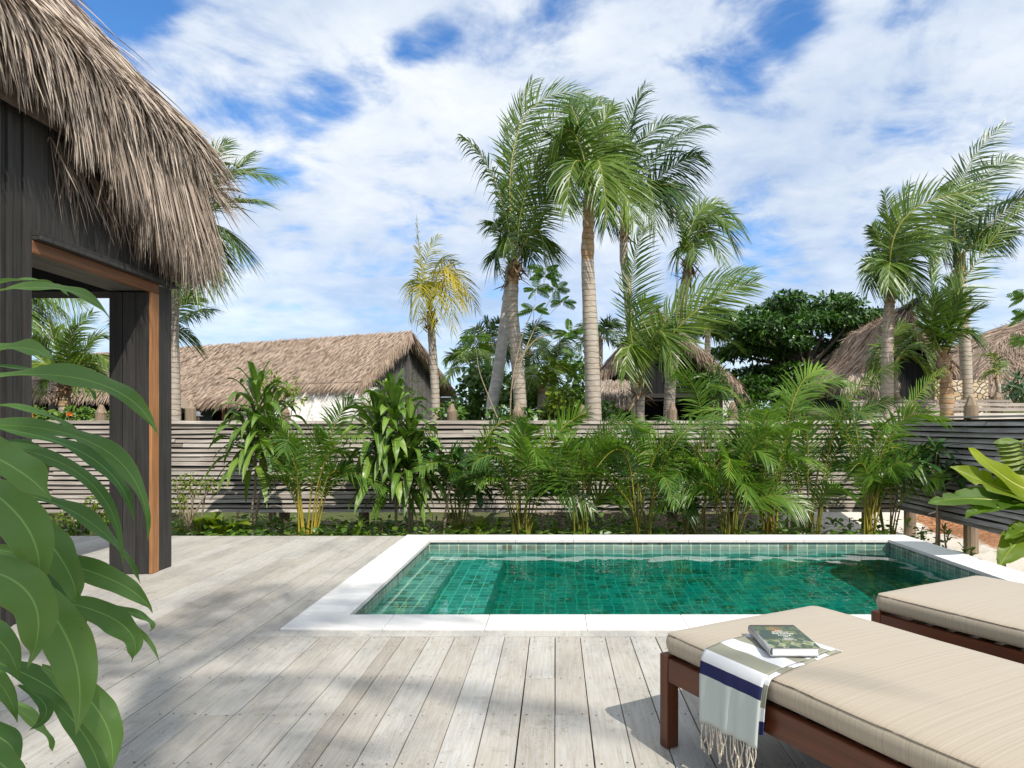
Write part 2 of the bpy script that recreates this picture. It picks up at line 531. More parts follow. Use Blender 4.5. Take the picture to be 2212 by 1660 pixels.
# ------------------------------------------------------------------ deck
deck = MB()
nails = MB()
P0 = .1475
edges = [-.0027 + P0 * k for k in range(-6, 30)]
edges = [e for e in edges if e < 4.3]
left = [-.965]
x = -1.09
while x > -8.2:
    left.append(x)
    x -= P0
edges = sorted(edges + left)
th = np.linspace(0, 2 * math.pi, 7)[:-1]
for k in range(len(edges) - 1):
    x0, x1 = edges[k] + .0021, edges[k + 1] - .0021
    if x1 - x0 < .02:
        continue
    yend = 7.69 if x1 < -1.67 else 4.034
    cuts, y = [-1.3], -1.3 + U(.4, 3.2)
    joints = [2.513 + .43 * q for q in range(-8, 13)]
    while y < yend - .6:
        jy = min(joints, key=lambda q: abs(q - y))
        if jy > cuts[-1] + .5 and jy < yend - .4:
            cuts.append(jy)
        y += U(1.7, 3.8)
    cuts.append(yend)
    for q in range(len(cuts) - 1):
        dz = U(-.0012, .0012)
        ox = U(-.001, .001)
        tn = float(np.clip(rng.normal(.58, .15), .2, 1))
        if abs(edges[k] + .965) < .01:
            tn = .13
        deck.box((x0 + ox, cuts[q] + (.0018 if q else 0), -.03), (x1 + ox, cuts[q + 1] - .0018, dz), tn)
    for jy in joints + [yend - .03, 3.93]:
        if 1.4 < jy < yend and x1 > -6:
            for nx in (x0 + .024, x1 - .024):
                nx, ny = nx + U(-.004, .004), jy + U(-.012, .012)
                r = U(.0032, .0046)
                v = np.stack([nx + r * np.cos(th), ny + r * np.sin(th), np.full(6, .0022)], -1)
                nails.add(v, [list(range(6))], U(0, 1))
xx = CX0 - .12
while xx < CX1:
    x2 = min(CX1, xx + 2.6)
    deck.box((xx + .0015, 4.04, -.03), (x2 - .0015, CY0 - .003, .001), U(.5, .8))
    for nx in np.arange(xx + .15, x2, .45):
        v = np.stack([nx + .004 * np.cos(th), 4.06 + .004 * np.sin(th), np.full(6, .0024)], -1)
        nails.add(v, [list(range(6))], U(0, 1))
    xx = x2
m = NT('weathered_deck_board')
t = m.tint()
co = m.n('TexCoord').outputs['Object']
tv = m.n('CombineXYZ', {0: m.math('MULTIPLY', t, 37.0), 1: m.math('MULTIPLY', t, 53.0), 2: 0.0}).outputs[0]
cv = m.n('VectorMath', {0: co, 1: tv}, operation='ADD').outputs[0]
mp = m.n('Mapping', {'Vector': cv, 'Scale': (22, 1.3, 8)}).outputs[0]
warpn = m.n('TexNoise', {'Vector': m.n('Mapping', {'Vector': cv, 'Scale': (7, 1.6, 1)}).outputs[0], 'Scale': 1.0, 'Detail': 3.0}).outputs[0]
wave = m.n('TexWave', {'Vector': m.n('CombineXYZ', {0: m.math('MULTIPLY', warpn, 9.0)}).outputs[0], 'Scale': 1.9, 'Distortion': 0.0}).outputs['Fac']
gr = m.noise(mp, 3.2, 6, .62, .5)
fib = m.noise(m.n('Mapping', {'Vector': cv, 'Scale': (170, 6, 8)}).outputs[0], 1.0, 3)
bigs = m.noise(m.n('Mapping', {'Vector': co, 'Scale': (1.5, .8, 1)}).outputs[0], 1.7, 5, .6)
c = m.ramp(t, (0, (.32, .285, .245)), (.2, (.42, .39, .34)), (.55, (.475, .45, .40)), (.8, (.505, .49, .45)), (1, (.545, .53, .495)))
c = m.mix(m.math('MULTIPLY', m.rng(gr, .38, .66), .75), c, m.mix(1.0, c, (.80, .74, .66), 'MULTIPLY'))
c = m.mix(m.math('MULTIPLY', m.rng(wave, .86, .99), m.rng(bigs, .42, .60, 0, .5)), c, m.mix(1.0, c, (.55, .52, .48), 'MULTIPLY'))
c = m.mix(m.math('MULTIPLY', m.rng(fib, .52, .75), .38), c, m.mix(1.0, c, (.62, .60, .58), 'MULTIPLY'))
c = m.mix(m.math('MULTIPLY', m.rng(bigs, .47, .64), .7), c, m.mix(1.0, c, (.74, .76, .80), 'MULTIPLY'))
c = m.mix(m.math('MULTIPLY', m.rng(m.noise(co, 11, 5, .65), .57, .70), .5), c, m.mix(1.0, c, (.62, .58, .52), 'MULTIPLY'))
deckm = m.done(m.bsdf(c, .72, m.bump(m.math('ADD', fib, m.math('MULTIPLY', gr, .7)), .28, .003), .3))
nailm = simple_mat('rusty_nail', (.05, .04, .035), (.13, .10, .08), .6)
do = deck.build('deck', deckm, bevel=.0022)
tag(do, 'weathered pale grey timber deck boards around the pool', 'deck', kind='structure')
nails.build('nail_heads', nailm, parent=do)['kind'] = 'stuff'
sb = MB()
sb.box((-8.3, -1.35, -.10), (CX0, 7.64, -.034))
sb.box((CX0, -1.35, -.1005), (4.2, 4.14, -.0345))
sb.build('joist_bed', simple_mat('dark_joist_bed', (.02, .017, .014), None, .9), parent=do)

# ------------------------------------------------------------------ pool
WAVE = .0011
pool = thing('swimming_pool', 'green tiled plunge pool with white stone coping set in the timber deck', 'pool', (1.1, 5.9, -.1))
pool['kind'] = 'thing'
cp = MB()
TOPZ, BOTZ, OV = .012, -.024, .022


def copings(x0, y0, x1, y1, along):
    L = (x1 - x0) if along == 'x' else (y1 - y0)
    k = max(1, round(L / .60))
    for i in range(k):
        a0, a1 = i * L / k, (i + 1) * L / k
        gq = .0012
        if along == 'x':
            cp.box((x0 + a0 + gq, y0, BOTZ), (x0 + a1 - gq, y1, TOPZ), U(0, 1))
        else:
            cp.box((x0, y0 + a0 + gq, BOTZ), (x1, y0 + a1 - gq, TOPZ), U(0, 1))


copings(CX0, CY0, CX1, PY0 + OV, 'x')
copings(CX0, PY1 - OV, CX1, CY1, 'x')
copings(CX0, PY0 + OV + .002, PX0 + OV, PY1 - OV - .002, 'y')
copings(PX1 - OV, PY0 + OV + .002, CX1, PY1 - OV - .002, 'y')
m = NT('white_limestone')
co = m.n('TexCoord').outputs['Object']
nn = m.noise(co, 7, 6, .6)
c = m.mix(m.tint(), (.735, .715, .68), (.78, .765, .735))
c = m.mix(m.rng(m.noise(co, 1.7, 5, .65), .5, .68, 0, .35), c, (.64, .60, .52))
c = m.mix(m.rng(nn, .55, .75, 0, .5), c, (.62, .58, .51))
stone_w = m.done(m.bsdf(c, .6, m.bump(m.noise(co, 90, 3), .08, .002), .3))
cp.build('coping', stone_w, parent=pool, bevel=.005)

bs = MB()


def wallq(p0, p1, p2, p3, u, v, tint=.5):
    bs.add([p0, p1, p2, p3], [[0, 1, 2, 3]], tint, 0, [(u[0], v[0]), (u[1], v[0]), (u[1], v[1]), (u[0], v[1])])


ZB, ZT = -1.25, BOTZ + .001
wallq((PX0, PY1, ZB), (PX1, PY1, ZB), (PX1, PY1, ZT), (PX0, PY1, ZT), (PX0, PX1), (ZB, ZT))
wallq((PX1, PY0, ZB), (PX0, PY0, ZB), (PX0, PY0, ZT), (PX1, PY0, ZT), (PX1, PX0), (ZB, ZT))
wallq((PX0, PY0, ZB), (PX0, PY1, ZB), (PX0, PY1, ZT), (PX0, PY0, ZT), (PY0, PY1), (ZB, ZT))
wallq((PX1, PY1, ZB), (PX1, PY0, ZB), (PX1, PY0, ZT), (PX1, PY1, ZT), (PY1, PY0), (ZB, ZT))
wallq((PX0, PY0, ZB), (PX1, PY0, ZB), (PX1, PY1, ZB), (PX0, PY1, ZB), (PX0, PX1), (PY0, PY1))


def tile_mat(name, dark=1.0):
    m = NT(name)
    uv = m.n('TexCoord').outputs['UV']
    br = m.n('TexBrick', {'Vector': uv, 'Scale': 1.0, 'Mortar Size': .0055, 'Mortar Smooth': .2, 'Brick Width': .105, 'Row Height': .105,
                          'Color1': (.10 * dark, .20 * dark, .165 * dark), 'Color2': (.25 * dark, .36 * dark, .295 * dark), 'Mortar': (.46, .53, .38), 'Bias': .1}, offset=0.0, squash=1.0)
    s = m.n('SeparateXYZ', {0: m.n('TexCoord').outputs['Object']})
    nn = m.noise(m.n('TexCoord').outputs['Object'], 22, 5, .65)
    b2 = m.n('TexVoronoi', {'Vector': m.n('Mapping', {'Vector': uv, 'Scale': (9.524, 9.524, 1)}).outputs[0], 'Scale': 1.0, 'Randomness': 0.0}).outputs['Color']
    rv = m.n('SeparateColor', {0: b2}).outputs[1]
    c = m.mix(m.rng(nn, .35, .65), m.mix(1.0, br.outputs['Color'], (.72, .74, .72), 'MULTIPLY'), br.outputs['Color'])
    c = m.mix(m.math('MULTIPLY', m.rng(rv, .86, .9), m.math('SUBTRACT', 1.0, br.outputs['Fac'])), c, (.10, .12, .08))
    zz = m.math('ADD', s.outputs[2], m.math('MULTIPLY', m.math('SUBTRACT', m.noise(m.n('Mapping', {'Vector': m.n('TexCoord').outputs['Object'], 'Scale': (4, 4, .5)}).outputs[0], 1.6, 4), .5), .022))
    wet = m.rng(zz, .034, .030)
    c = m.mix(wet, m.mix(1.0, c, (1.55, 1.5, 1.5), 'MULTIPLY'), c)
    h = m.math('SUBTRACT', m.math('MULTIPLY', nn, .4), br.outputs['Fac'])
    return m.done(m.bsdf(c, .45, m.bump(h, .3, .004), .45))


tile = tile_mat('green_stone_tile')
bs.build('basin', tile, parent=pool)


def step(x0, x1, z):
    b = MB()
    e = .002
    y0, y1 = PY0 + e, PY1 - e
    b.add([(x0, y0, z), (x1, y0, z), (x1, y1, z), (x0, y1, z)], [[0, 1, 2, 3]], .5, 0, [(x0 + .03, y0), (x1 + .03, y0), (x1 + .03, y1), (x0 + .03, y1)])
    b.add([(x1, y0, ZB + e), (x1, y1, ZB + e), (x1, y1, z), (x1, y0, z)], [[0, 1, 2, 3]], .5, 0, [(y0, ZB), (y1, ZB), (y1, z), (y0, z)])
    b.build('step', tile, parent=pool)


step(PX0 + .002, -1.0, -.27)
step(-.998, -.56, -.52)

# rippled water: a closed body with a real wave surface
wt = MB()
wx = np.linspace(PX0 - .006, PX1 + .006, 300)
wy = np.linspace(PY0 - .006, PY1 + .006, 190)
GX, GY = np.meshgrid(wx, wy, indexing='ij')
wz = np.zeros_like(GX)
wr = np.random.default_rng(5)
for lam in np.geomspace(.09, .85, 26):
    an = wr.normal(1.35, .75)
    kx, ky = math.cos(an) * 6.283 / lam, math.sin(an) * 6.283 / lam
    wz += WAVE * lam ** 1.15 * np.sin(kx * GX + ky * GY + wr.uniform(0, 6.283)) * (.55 + .45 * np.sin(GX * wr.uniform(.5, 2.5) + GY * wr.uniform(.5, 2.5) + wr.uniform(0, 6.28)))
wz *= np.clip((GX + 2.2) / 2.2, .45, 1.0)
PT = np.stack([GX, GY, -.10 + wz], -1)
wt.grid(PT[::-1], .5)
PBt = PT.copy()
PBt[..., 2] = ZB - .01
wt.grid(PBt, .5)
for e_ in (0, -1):
    q_ = np.stack([PT[e_], PBt[e_]])
    wt.grid(q_ if e_ else q_[::-1], .5)
    q_ = np.stack([PT[:, e_], PBt[:, e_]])
    wt.grid(q_[::-1] if e_ else q_, .5)
m = NT('pool_water')
fr = m.n('Fresnel', {'IOR': 1.33}).outputs[0]
geo = m.n('NewGeometry')
gl = m.n('BsdfGlossy', {'Color': (1, 1, 1), 'Roughness': .0}).outputs[0]
rf = m.n('BsdfRefraction', {'Color': (1, 1, 1), 'Roughness': 0.0, 'IOR': 1.33}).outputs[0]
tp = m.n('BsdfTransparent').outputs[0]
front = m.n('MixShader', {0: fr, 1: rf, 2: gl}).outputs[0]
sh = m.n('MixShader', {0: geo.outputs['Backfacing'], 1: front, 2: tp}).outputs[0]
va = m.n('VolumeAbsorption', {'Color': (.01, .865, .85), 'Density': 1.9}).outputs[0]
m.link(va, m.out.inputs['Volume'])
wo = wt.build('pool_water', m.done(sh), smooth=True)
tag(wo, 'clear turquoise water in the plunge pool', 'water', kind='structure')

# ------------------------------------------------------------------ fences
FY, FX = 10.40, 5.24


def slat_run(mb, p0, p1, zlo, zhi, pitch, out, tints=(0, 1), tl=(.008, .022)):
    """rough horizontal slats, slightly tilted, from p0 to p1 (xy); out = unit xy towards the viewer"""
    p0, p1, out = np.array(p0, float), np.array(p1, float), np.array(out, float)
    L = np.linalg.norm(p1 - p0)
    u = (p1 - p0) / L
    z = zlo
    while z < zhi - pitch * .5:
        s = 0.0
        while s < L:
            ln = min(L - s, U(2.2, 4.2))
            n = max(2, int(ln / .35))
            ss = np.linspace(s, s + ln - .004, n + 1)
            wob = np.cumsum(rng.normal(0, .0036, n + 1))
            wob -= np.linspace(wob[0], wob[-1], n + 1) * .8
            h = pitch * U(.58, .78)
            th_ = U(.020, .03)
            o = U(-.014, .014)
            tilt = U(*tl)
            top = np.clip(rng.normal(.55, .22), *tints)
            P = []
            for (dz, do_) in ((0, th_ + tilt), (h, th_), (h, 0), (0, 0)):
                q = p0[None] + u[None] * ss[:, None] + out[None] * (do_ + o)
                P.append(np.concatenate([q, (z + dz + wob)[:, None]], 1))
            P = np.stack(P + [P[0]], 1)
            mb.grid(P, float(top))
            for e, rev in ((0, 0), (n, 1)):
                q = P[e, :4]
                mb.add(q[::-1] if rev else q, [[0, 1, 2, 3]], float(top))
            s += ln
        z += pitch


def stake(mb, x, y, z0, z1, r=.055, tip=.11):
    r, tip = r * 1.22, tip * .95
    zz = np.array([z0, z0 + .3, z1 - tip - .03, z1 - tip])
    path = np.stack([np.full(4, x) + U(-.006, .006, 4), np.full(4, y), zz], -1)
    mb.tube(path, [r * 1.04, r, r * .98, r * .97], 12, U(.2, .8))
    k = 6
    a = np.linspace(0, 6.283, k, endpoint=False) + U(0, 1)
    v = [[x + r * .97 * math.cos(q), y + r * .97 * math.sin(q), z1 - tip - .012] for q in a]
    v += [[x + r * .34 * math.cos(q), y + r * .34 * math.sin(q), z1 - U(0, .01)] for q in a]
    mb.add(v, [[i, (i + 1) % k, k + (i + 1) % k, k + i] for i in range(k)], U(.55, 1))
    mb.add(v[k:], [list(range(k))], U(.55, 1))


fence = thing('slatted_fence', 'long weathered timber fence of horizontal slats behind the planting bed', 'fence', (0, FY, GB))
f = MB()
slat_run(f, (-11.5, FY), (FX - .03, FY), -.075, 1.33, .0705, (0, -1))
f.build('slat_panel', M['slat'], parent=fence)
f = MB()
f.box((-11.5, FY + .04, -.06), (FX - .05, FY + .047, 1.31), .1)
f.build('backing_board', simple_mat('dark_backing', (.06, .05, .042), None, .9), parent=fence)
for px_f in (-600, -260, 60, 375, 727, 1100, 1412, 1760, 2020, 2275, 2631, 2870, 3120, 3400):
    X = (px_f - VX) / FPX * FY
    q = MB()
    stake(q, X, FY + .12, -.6, 1.58 + U(-.03, .05) + (.06 if px_f > 3000 else 0), .066, .13)
    q.build('post', M['post'], parent=fence)

fs = thing('slatted_fence', 'shaded dark timber slat fence along the right of the pool on round posts', 'fence', (FX, 7, GB))
f = MB()
slat_run(f, (FX, FY + .06), (FX, 1.6), -.03, 1.335, .0705, (-1, 0), tl=(.022, .04))
f.build('slat_panel', M['slat_y'], parent=fs)
f = MB()
f.box((FX + .04, 1.6, -.01), (FX + .047, FY + .03, 1.32), .1)
f.build('backing_board', M_dark if False else bpy.data.materials['dark_backing'], parent=fs)
f = MB()
f.box((FX - .035, 1.6, 1.337), (FX + .075, FY + .08, 1.362), .6)
f.build('cap_board', M['slat_y'], parent=fs)
for yy in (10.33, 8.80, 7.2, 5.6, 4.0):
    q = MB()
    stake(q, FX + .12, yy, -.6, 1.62, .07, .13)
    q.build('post', M['post'], parent=fs)

f2 = thing('slatted_fence', 'short pale slat fence standing higher behind the corner of the shaded side fence', 'fence', (7, 12.2, .3))
f = MB()
slat_run(f, (5.3, 12.2), (8.45, 12.2), .9, 1.65, .085, (0, -1))
f.build('slat_panel', M['slat'], parent=f2)
f = MB()
f.box((5.25, 12.20, 1.652), (8.15, 12.26, 1.70), .3)
f.build('cap_board', M['slat'], parent=f2)
for X in (6.15, 7.95):
    q = MB()
    stake(q, X, 12.3, -.1, 1.84, .08)
    q.build('post', M['post'], parent=f2)
# raised sides of deck and pool
f = MB()
f.box((-8.3, 7.655, GB - .1), (CX0 + .01, 7.675, -.035))
f.box((4.18, -1.3, GB - .1), (4.20, 4.13, -.035))
f.build('edge_board', M['slat'], parent=do)
f = MB()
f.box((CX0 + .03, CY1 - .05, GB - .2), (CX1 - .02, CY1 - .02, BOTZ - .003))
f.box((CX1 - .05, CY0 + .02, GB - .2), (CX1 - .02, CY1 - .052, BOTZ - .003))
f.build('outer_wall', simple_mat('grey_render', (.42, .40, .37), None, .9), parent=pool)
# ------------------------------------------------------------------ loungers
LU, LV = np.array([.483, -.876]), np.array([.876, .483])
LANG = math.atan2(-.876, .483)
L1 = np.array([.407, 2.665])
L2 = L1 + 1.262 * LV + .0 * LU

m = NT('striped_beige_fabric')
tc = m.n('TexCoord').outputs['Object']
st1 = m.noise(m.n('Mapping', {'Vector': tc, 'Scale': (150, .05, .05)}).outputs[0], 1.0, 4, .7)
st2 = m.noise(m.n('Mapping', {'Vector': tc, 'Scale': (420, .3, .3)}).outputs[0], 1.0, 2)
wv_ = m.noise(m.n('Mapping', {'Vector': tc, 'Scale': (300, 300, 300)}).outputs[0], 1.0, 2)
soft = m.noise(tc, 3.0, 3)
c = m.ramp(m.math('ADD', m.math('MULTIPLY', st1, .65), m.math('MULTIPLY', st2, .35)), (.32, (.31, .25, .175)), (.5, (.42, .352, .262)), (.68, (.505, .435, .34)))
c = m.mix(m.rng(wv_, .3, .7, 0, .25), c, m.mix(1.0, c, (.8, .8, .8), 'MULTIPLY'))
fabric = m.done(m.bsdf(c, .85, m.bump(m.math('ADD', m.math('ADD', m.math('MULTIPLY', st2, .5), m.math('MULTIPLY', wv_, .5)), m.math('MULTIPLY', soft, .8)), .25, .003), .2, **{'Sheen Weight': .25}))
pipe_m = simple_mat('beige_piping', (.42, .34, .25), None, .85, 200)


def rounded(x0, x1, y0, y1, r, n=7):
    pts = []
    for cx, cy, a0 in ((x1 - r, y1 - r, 0), (x0 + r, y1 - r, 90), (x0 + r, y0 + r, 180), (x1 - r, y0 + r, 270)):
        for q in np.linspace(a0, a0 + 90, n):
            pts.append((cx + r * math.cos(math.radians(q)), cy + r * math.sin(math.radians(q))))
    # densify straight runs
    out = []
    for i in range(len(pts)):
        a, b = np.array(pts[i]), np.array(pts[(i + 1) % len(pts)])
        k = max(1, int(np.linalg.norm(b - a) / .08))
        for j in range(k):
            out.append(a + (b - a) * j / k)
    return np.array(out)


def cushion(parent):
    x0, x1, y0, y1 = .012, 1.97, .012, .858
    ring = rounded(x0, x1, y0, y1, .045)
    cen = np.array([(x0 + x1) / 2, (y0 + y1) / 2])
    n = len(ring)
    out = nz(np.roll(ring, -1, 0) - np.roll(ring, 1, 0))
    nor = np.stack([out[:, 1], -out[:, 0]], 1)
    wave = .0022 * np.sin(np.arange(n) * .9) + .0015 * np.sin(np.arange(n) * .37 + 1)
    lay = []
    for inset, z in ((.03, .362), (.004, .366), (-.006, .385), (-.009, .405), (-.006, .424), (.002, .4375), (.014, .4445), (.05, .449), (.12, .4535), (.22, .457)):
        w = wave[:, None] * (1 if inset < .03 else .4)
        p = ring - nor * (min(inset, .02) + w)
        if inset > .02:
            hf = np.array([(x1 - x0) / 2, (y1 - y0) / 2])
            p = cen + (p - cen) * (1 - (inset - .02) / hf)
        lay.append(np.concatenate([p, np.full((n, 1), z)], 1))
    mb = MB()
    P = np.stack(lay)
    P = np.concatenate([P, P[:, :1]], 1)
    mb.grid(P[:, ::1], .5)
    mb.add(lay[-1], [list(range(n))], .5)
    mb.add(lay[0], [list(range(n))[::-1]], .5)
    o = mb.build('cushion', fabric, parent=parent, smooth=True)
    mb = MB()
    p = np.concatenate([ring - nor * (.0005 + wave[:, None]), np.full((n, 1), .4385)], 1)
    p = np.concatenate([p, p[:1]], 0)
    mb.tube(p, .0019, 6, cap=False)
    q = mb.build('piping', pipe_m, parent=o, smooth=True)
    return o


def lounger(xy, label):
    t = thing('sun_lounger', label, 'sun lounger', (xy[0], xy[1], 0), 'sun loungers beside the pool')
    t['_o'] = (0, 0, 0)
    t.rotation_euler.z = LANG
    f = MB()
    for ry in (.003, .837):
        f = MB()
        f.box((.047, ry, .262), (1.955, ry + .03, .352), .5)
        f.build('side_rail', M['redwood'], parent=t, bevel=.003)
    for ex in (.004, 1.958):
        f = MB()
        f.box((ex, .058, .262), (ex + .03, .812, .352), .5)
        f.build('end_rail', M['redwood_y'], parent=t, bevel=.003)
    f = MB()
    for xx in np.arange(.1, 1.95, .105):
        f.box((xx, .034, .290), (xx + .07, .836, .318), .5)
    f.build('slat', M['redwood_y'], parent=t, bevel=.002)
    for lx in (0, 1.945):
        for ly in (0, .814):
            f = MB()
            f.box((lx, ly, 0.002), (lx + .046, ly + .056, .3605), U(.2, .8))
            f.build('leg', M['redwood_z'], parent=t, bevel=.003)
    cushion(t)
    return t


M['redwood_y'] = wood_mat('varnished_hardwood_cross', (.11, .027, .008), (.19, .055, .019), 1, .36, 30, .45, .12, .15)
M['redwood_z'] = wood_mat('varnished_hardwood_leg', (.11, .027, .008), (.20, .060, .021), 2, .36, 30, .45, .12, .15)
lounger(L1, 'hardwood sun lounger with beige cushion carrying a striped towel and a book')
lounger(L2, 'hardwood sun lounger with an empty beige cushion close to the pool coping')

# ------------------------------------------------------------------ towel
tw = thing('striped_towel', 'fringed towel striped white, olive and navy draped over the lounger edge', 'towel', (L1[0], L1[1], 0))
tw['_o'] = (0, 0, 0)
tw.rotation_euler.z = LANG


def towel_sheet(xa, xb, zoff, zlow, ytop, phase, skew):
    path = np.array([(ytop, .459 + zoff), (.24, .459 + zoff), (.12, .4555 + zoff), (.06, .4515 + zoff), (.02, .4475 + zoff), (.000, .4425 + zoff),
                     (-.010 - zoff, .428), (-.0155 - zoff, .40), (-.018 - zoff, .36), (-.018 - zoff, .30), (-.017 - zoff, zlow)])
    path = smooth_path(path, 46)
    d = np.concatenate([[0], np.cumsum(np.linalg.norm(np.diff(path, axis=0), axis=1))])
    d = d[-1] - d                       # measured from the hanging hem
    n = 26
    P = np.zeros((46, n, 3))
    uv = np.zeros((46, n, 2))
    for j in range(n):
        s = j / (n - 1)
        hang = np.clip((.43 - path[:, 1]) / .2, 0, 1)
        x = xa + (xb - xa) * s + skew * np.clip(path[:, 0], 0, 1) + (s - .5) * -.02 * hang
        rip = .009 * np.sin(s * 9 + .8) + .006 * np.sin(s * 19 + 2.0) + .010 * max(0, s - .78) * 4
        y = path[:, 0] - np.abs(rip) * hang - .001
        top = np.clip(path[:, 0] / .1, 0, 1)
        z = path[:, 1] + top * (.0018 * np.sin(s * 13 + path[:, 0] * 22) + .0012 * np.sin(s * 7 - path[:, 0] * 41)) + hang * (.012 * (s - .5))
        P[:, j] = np.stack([x, y, z], 1)
        uv[:, j] = np.stack([np.full(46, s), d + phase], 1)
    mb = MB()
    mb.grid(P, .5, 0, uv)
    return mb, P


m = NT('striped_towel_cloth')
uv = m.n('TexCoord').outputs['UV']
vv = m.n('SeparateXYZ', {0: uv}).outputs[1]
nd = m.n('ValToRGB', {'Fac': m.math('MULTIPLY', vv, 1.0)})
cr = nd.color_ramp
cr.interpolation = 'CONSTANT'
WH, OL, NV, PA = (.80, .80, .80), (.33, .325, .25), (.030, .034, .105), (.60, .65, .60)
stops = [(0, PA), (.158, NV), (.203, WH), (.246, OL), (.318, WH), (.388, OL), (.452, WH), (.515, OL), (.58, WH), (.65, OL), (.72, WH), (.79, OL)]
while len(cr.elements) < len(stops):
    cr.elements.new(.5)
for e, (p, c) in zip(cr.elements, stops):
    e.position, e.color = p, (*c, 1)
weave = m.noise(m.n('Mapping', {'Vector': m.n('TexCoord').outputs['Object'], 'Scale': (500, 500, 500)}).outputs[0], 1.0, 2)
c = m.mix(m.rng(weave, .3, .7, 0, .35), nd.outputs[0], m.mix(1.0, nd.outputs[0], (.82, .82, .84), 'MULTIPLY'))
clothm = m.n('MixShader', {0: .12, 1: m.bsdf(c, .9, m.bump(weave, .2, .001), .15), 2: m.n('BsdfTranslucent', {'Color': c}).outputs[0]}).outputs[0]
clothm = m.done(clothm)
mb, P = towel_sheet(.262, .556, .005, .212, .37, 0.0, -.10)
o = mb.build('towel_cloth', clothm, parent=tw, smooth=True)
sm = o.modifiers.new('solid', 'SOLIDIFY')
sm.thickness, sm.offset = .0022, 0
mb2, P2 = towel_sheet(.53, .574, .0005, .265, .385, .16, -.10)
o = mb2.build('folded_layer', clothm, parent=tw, smooth=True)
sm = o.modifiers.new('solid', 'SOLIDIFY')
sm.thickness, sm.offset = .0018, 0
fr = MB()
hem = P[-1]
for j in np.linspace(.4, 24.6, 27):
    i = int(j)
    p = hem[i] * (1 - (j - i)) + hem[min(i + 1, 25)] * (j - i)
    L = U(.075, .115)
    dx, dy = U(-.02, .024), U(-.012, .010)
    for off in (-.0014, .0014):
        tt = np.linspace(0, 1, 8)
        pth = np.stack([p[0] + off * np.cos(tt * 20) + dx * tt ** 1.5 + .003 * np.sin(tt * 7 + j), p[1] + off * np.sin(tt * 20) + dy * tt, p[2] + .002 - L * tt], 1)
        fr.tube(pth, np.interp(tt, [0, .1, .6, .7, 1], [.0012, .0017, .0017, .0024, .003]), 5, U(0, 1))
fr.build('fringe', simple_mat('cotton_fringe', (.62, .52, .38), (.78, .72, .62), .9, 150), parent=tw, smooth=True)

# ------------------------------------------------------------------ book
bk = thing('book', 'thick hardback book with a green and brown pictured jacket lying on the towel', 'book', (.81, 2.43, .469))
BX0, BX1, BY0, BY1, BZ0, BZ1 = .728, .893, 2.302, 2.560, .469, .500
f = MB()
f.box((BX0 + .006, BY0 + .005, BZ0 + .003), (BX1 - .006, BY1 - .005, BZ1 - .003), .5)
m = NT('book_pages')
z = m.noise(m.coords(scale=(2, 2, 900)), 1.0, 2)
f.build('page_block', m.done(m.bsdf(m.mix(z, (.74, .73, .71), (.80, .795, .78)), .8)), parent=bk)
m = NT('pictured_jacket')
co = m.n('TexCoord').outputs['Object']
s = m.n('SeparateXYZ', {0: co})
sx, sy = s.outputs[0], s.outputs[1]
nnn = m.noise(m.n('Mapping', {'Vector': co, 'Scale': (34, 26, 1)}).outputs[0], 1.0, 4, .6, .8)
pt = m.n('TexBrick', {'Vector': m.n('Mapping', {'Vector': co, 'Location': (.09, .2, 0), 'Rotation': (0, 0, .05)}).outputs[0], 'Scale': 1.0, 'Mortar Size': .003, 'Brick Width': .043, 'Row Height': .052,
                      'Color1': (.03, .055, .03), 'Color2': (.20, .22, .07), 'Mortar': (.06, .05, .025), 'Bias': 0.0})
c = m.mix(m.rng(nnn, .42, .6), pt.outputs[0], (.045, .07, .05))
warm = m.math('MULTIPLY', m.rng(m.math('ABSOLUTE', m.math('SUBTRACT', sy, .07)), .045, .02), m.rng(m.math('ABSOLUTE', m.math('ADD', sx, .006)), .03, .012))
c = m.mix(m.math('MULTIPLY', warm, m.rng(nnn, .35, .6)), c, (.34, .15, .03))
low = m.rng(sy, -.02, -.06)
str_ = m.n('TexChecker', {'Vector': m.n('Mapping', {'Vector': co, 'Scale': (30, 22, 1), 'Rotation': (0, 0, .6)}).outputs[0], 'Scale': 1.0, 'Color1': (.36, .38, .20, 1), 'Color2': (.05, .085, .05, 1)}).outputs[0]
c = m.mix(m.math('MULTIPLY', low, m.rng(nnn, .38, .62)), c, str_)
c = m.mix(m.rng(sy, .108, .116), c, (.06, .045, .022))
cover_m = m.done(m.bsdf(c, .3, None, .5))
f = MB()
f.box((BX0, BY0, BZ1 - .0028), (BX1, BY1, BZ1), .5)
f.build('front_cover', cover_m, parent=bk, bevel=.0008)
f = MB()
f.box((BX0, BY0, BZ0), (BX1, BY1, BZ0 + .0028), .5)
spine_m = simple_mat('grey_spine', (.42, .42, .42), None, .35, 40)
f.build('back_cover', spine_m, parent=bk, bevel=.0008)
f = MB()
a = np.linspace(-math.pi / 2, math.pi / 2, 9)
hz = (BZ1 - BZ0) / 2
prof = np.stack([BX0 + .002 - .009 * np.cos(a), (BZ0 + BZ1) / 2 + hz * .995 * np.sin(a)], 1)
Pg = np.stack([np.stack([prof[:, 0], np.full(9, y), prof[:, 1]], 1) for y in (BY0 - .0005, BY1 + .0005)])
f.grid(Pg, .5)
o = f.build('spine', spine_m, parent=bk, smooth=True)
o.modifiers.new('s', 'SOLIDIFY').thickness = .002
ink = NT('white_print')
ink = ink.done(ink.bsdf((.82, .82, .80), .4))


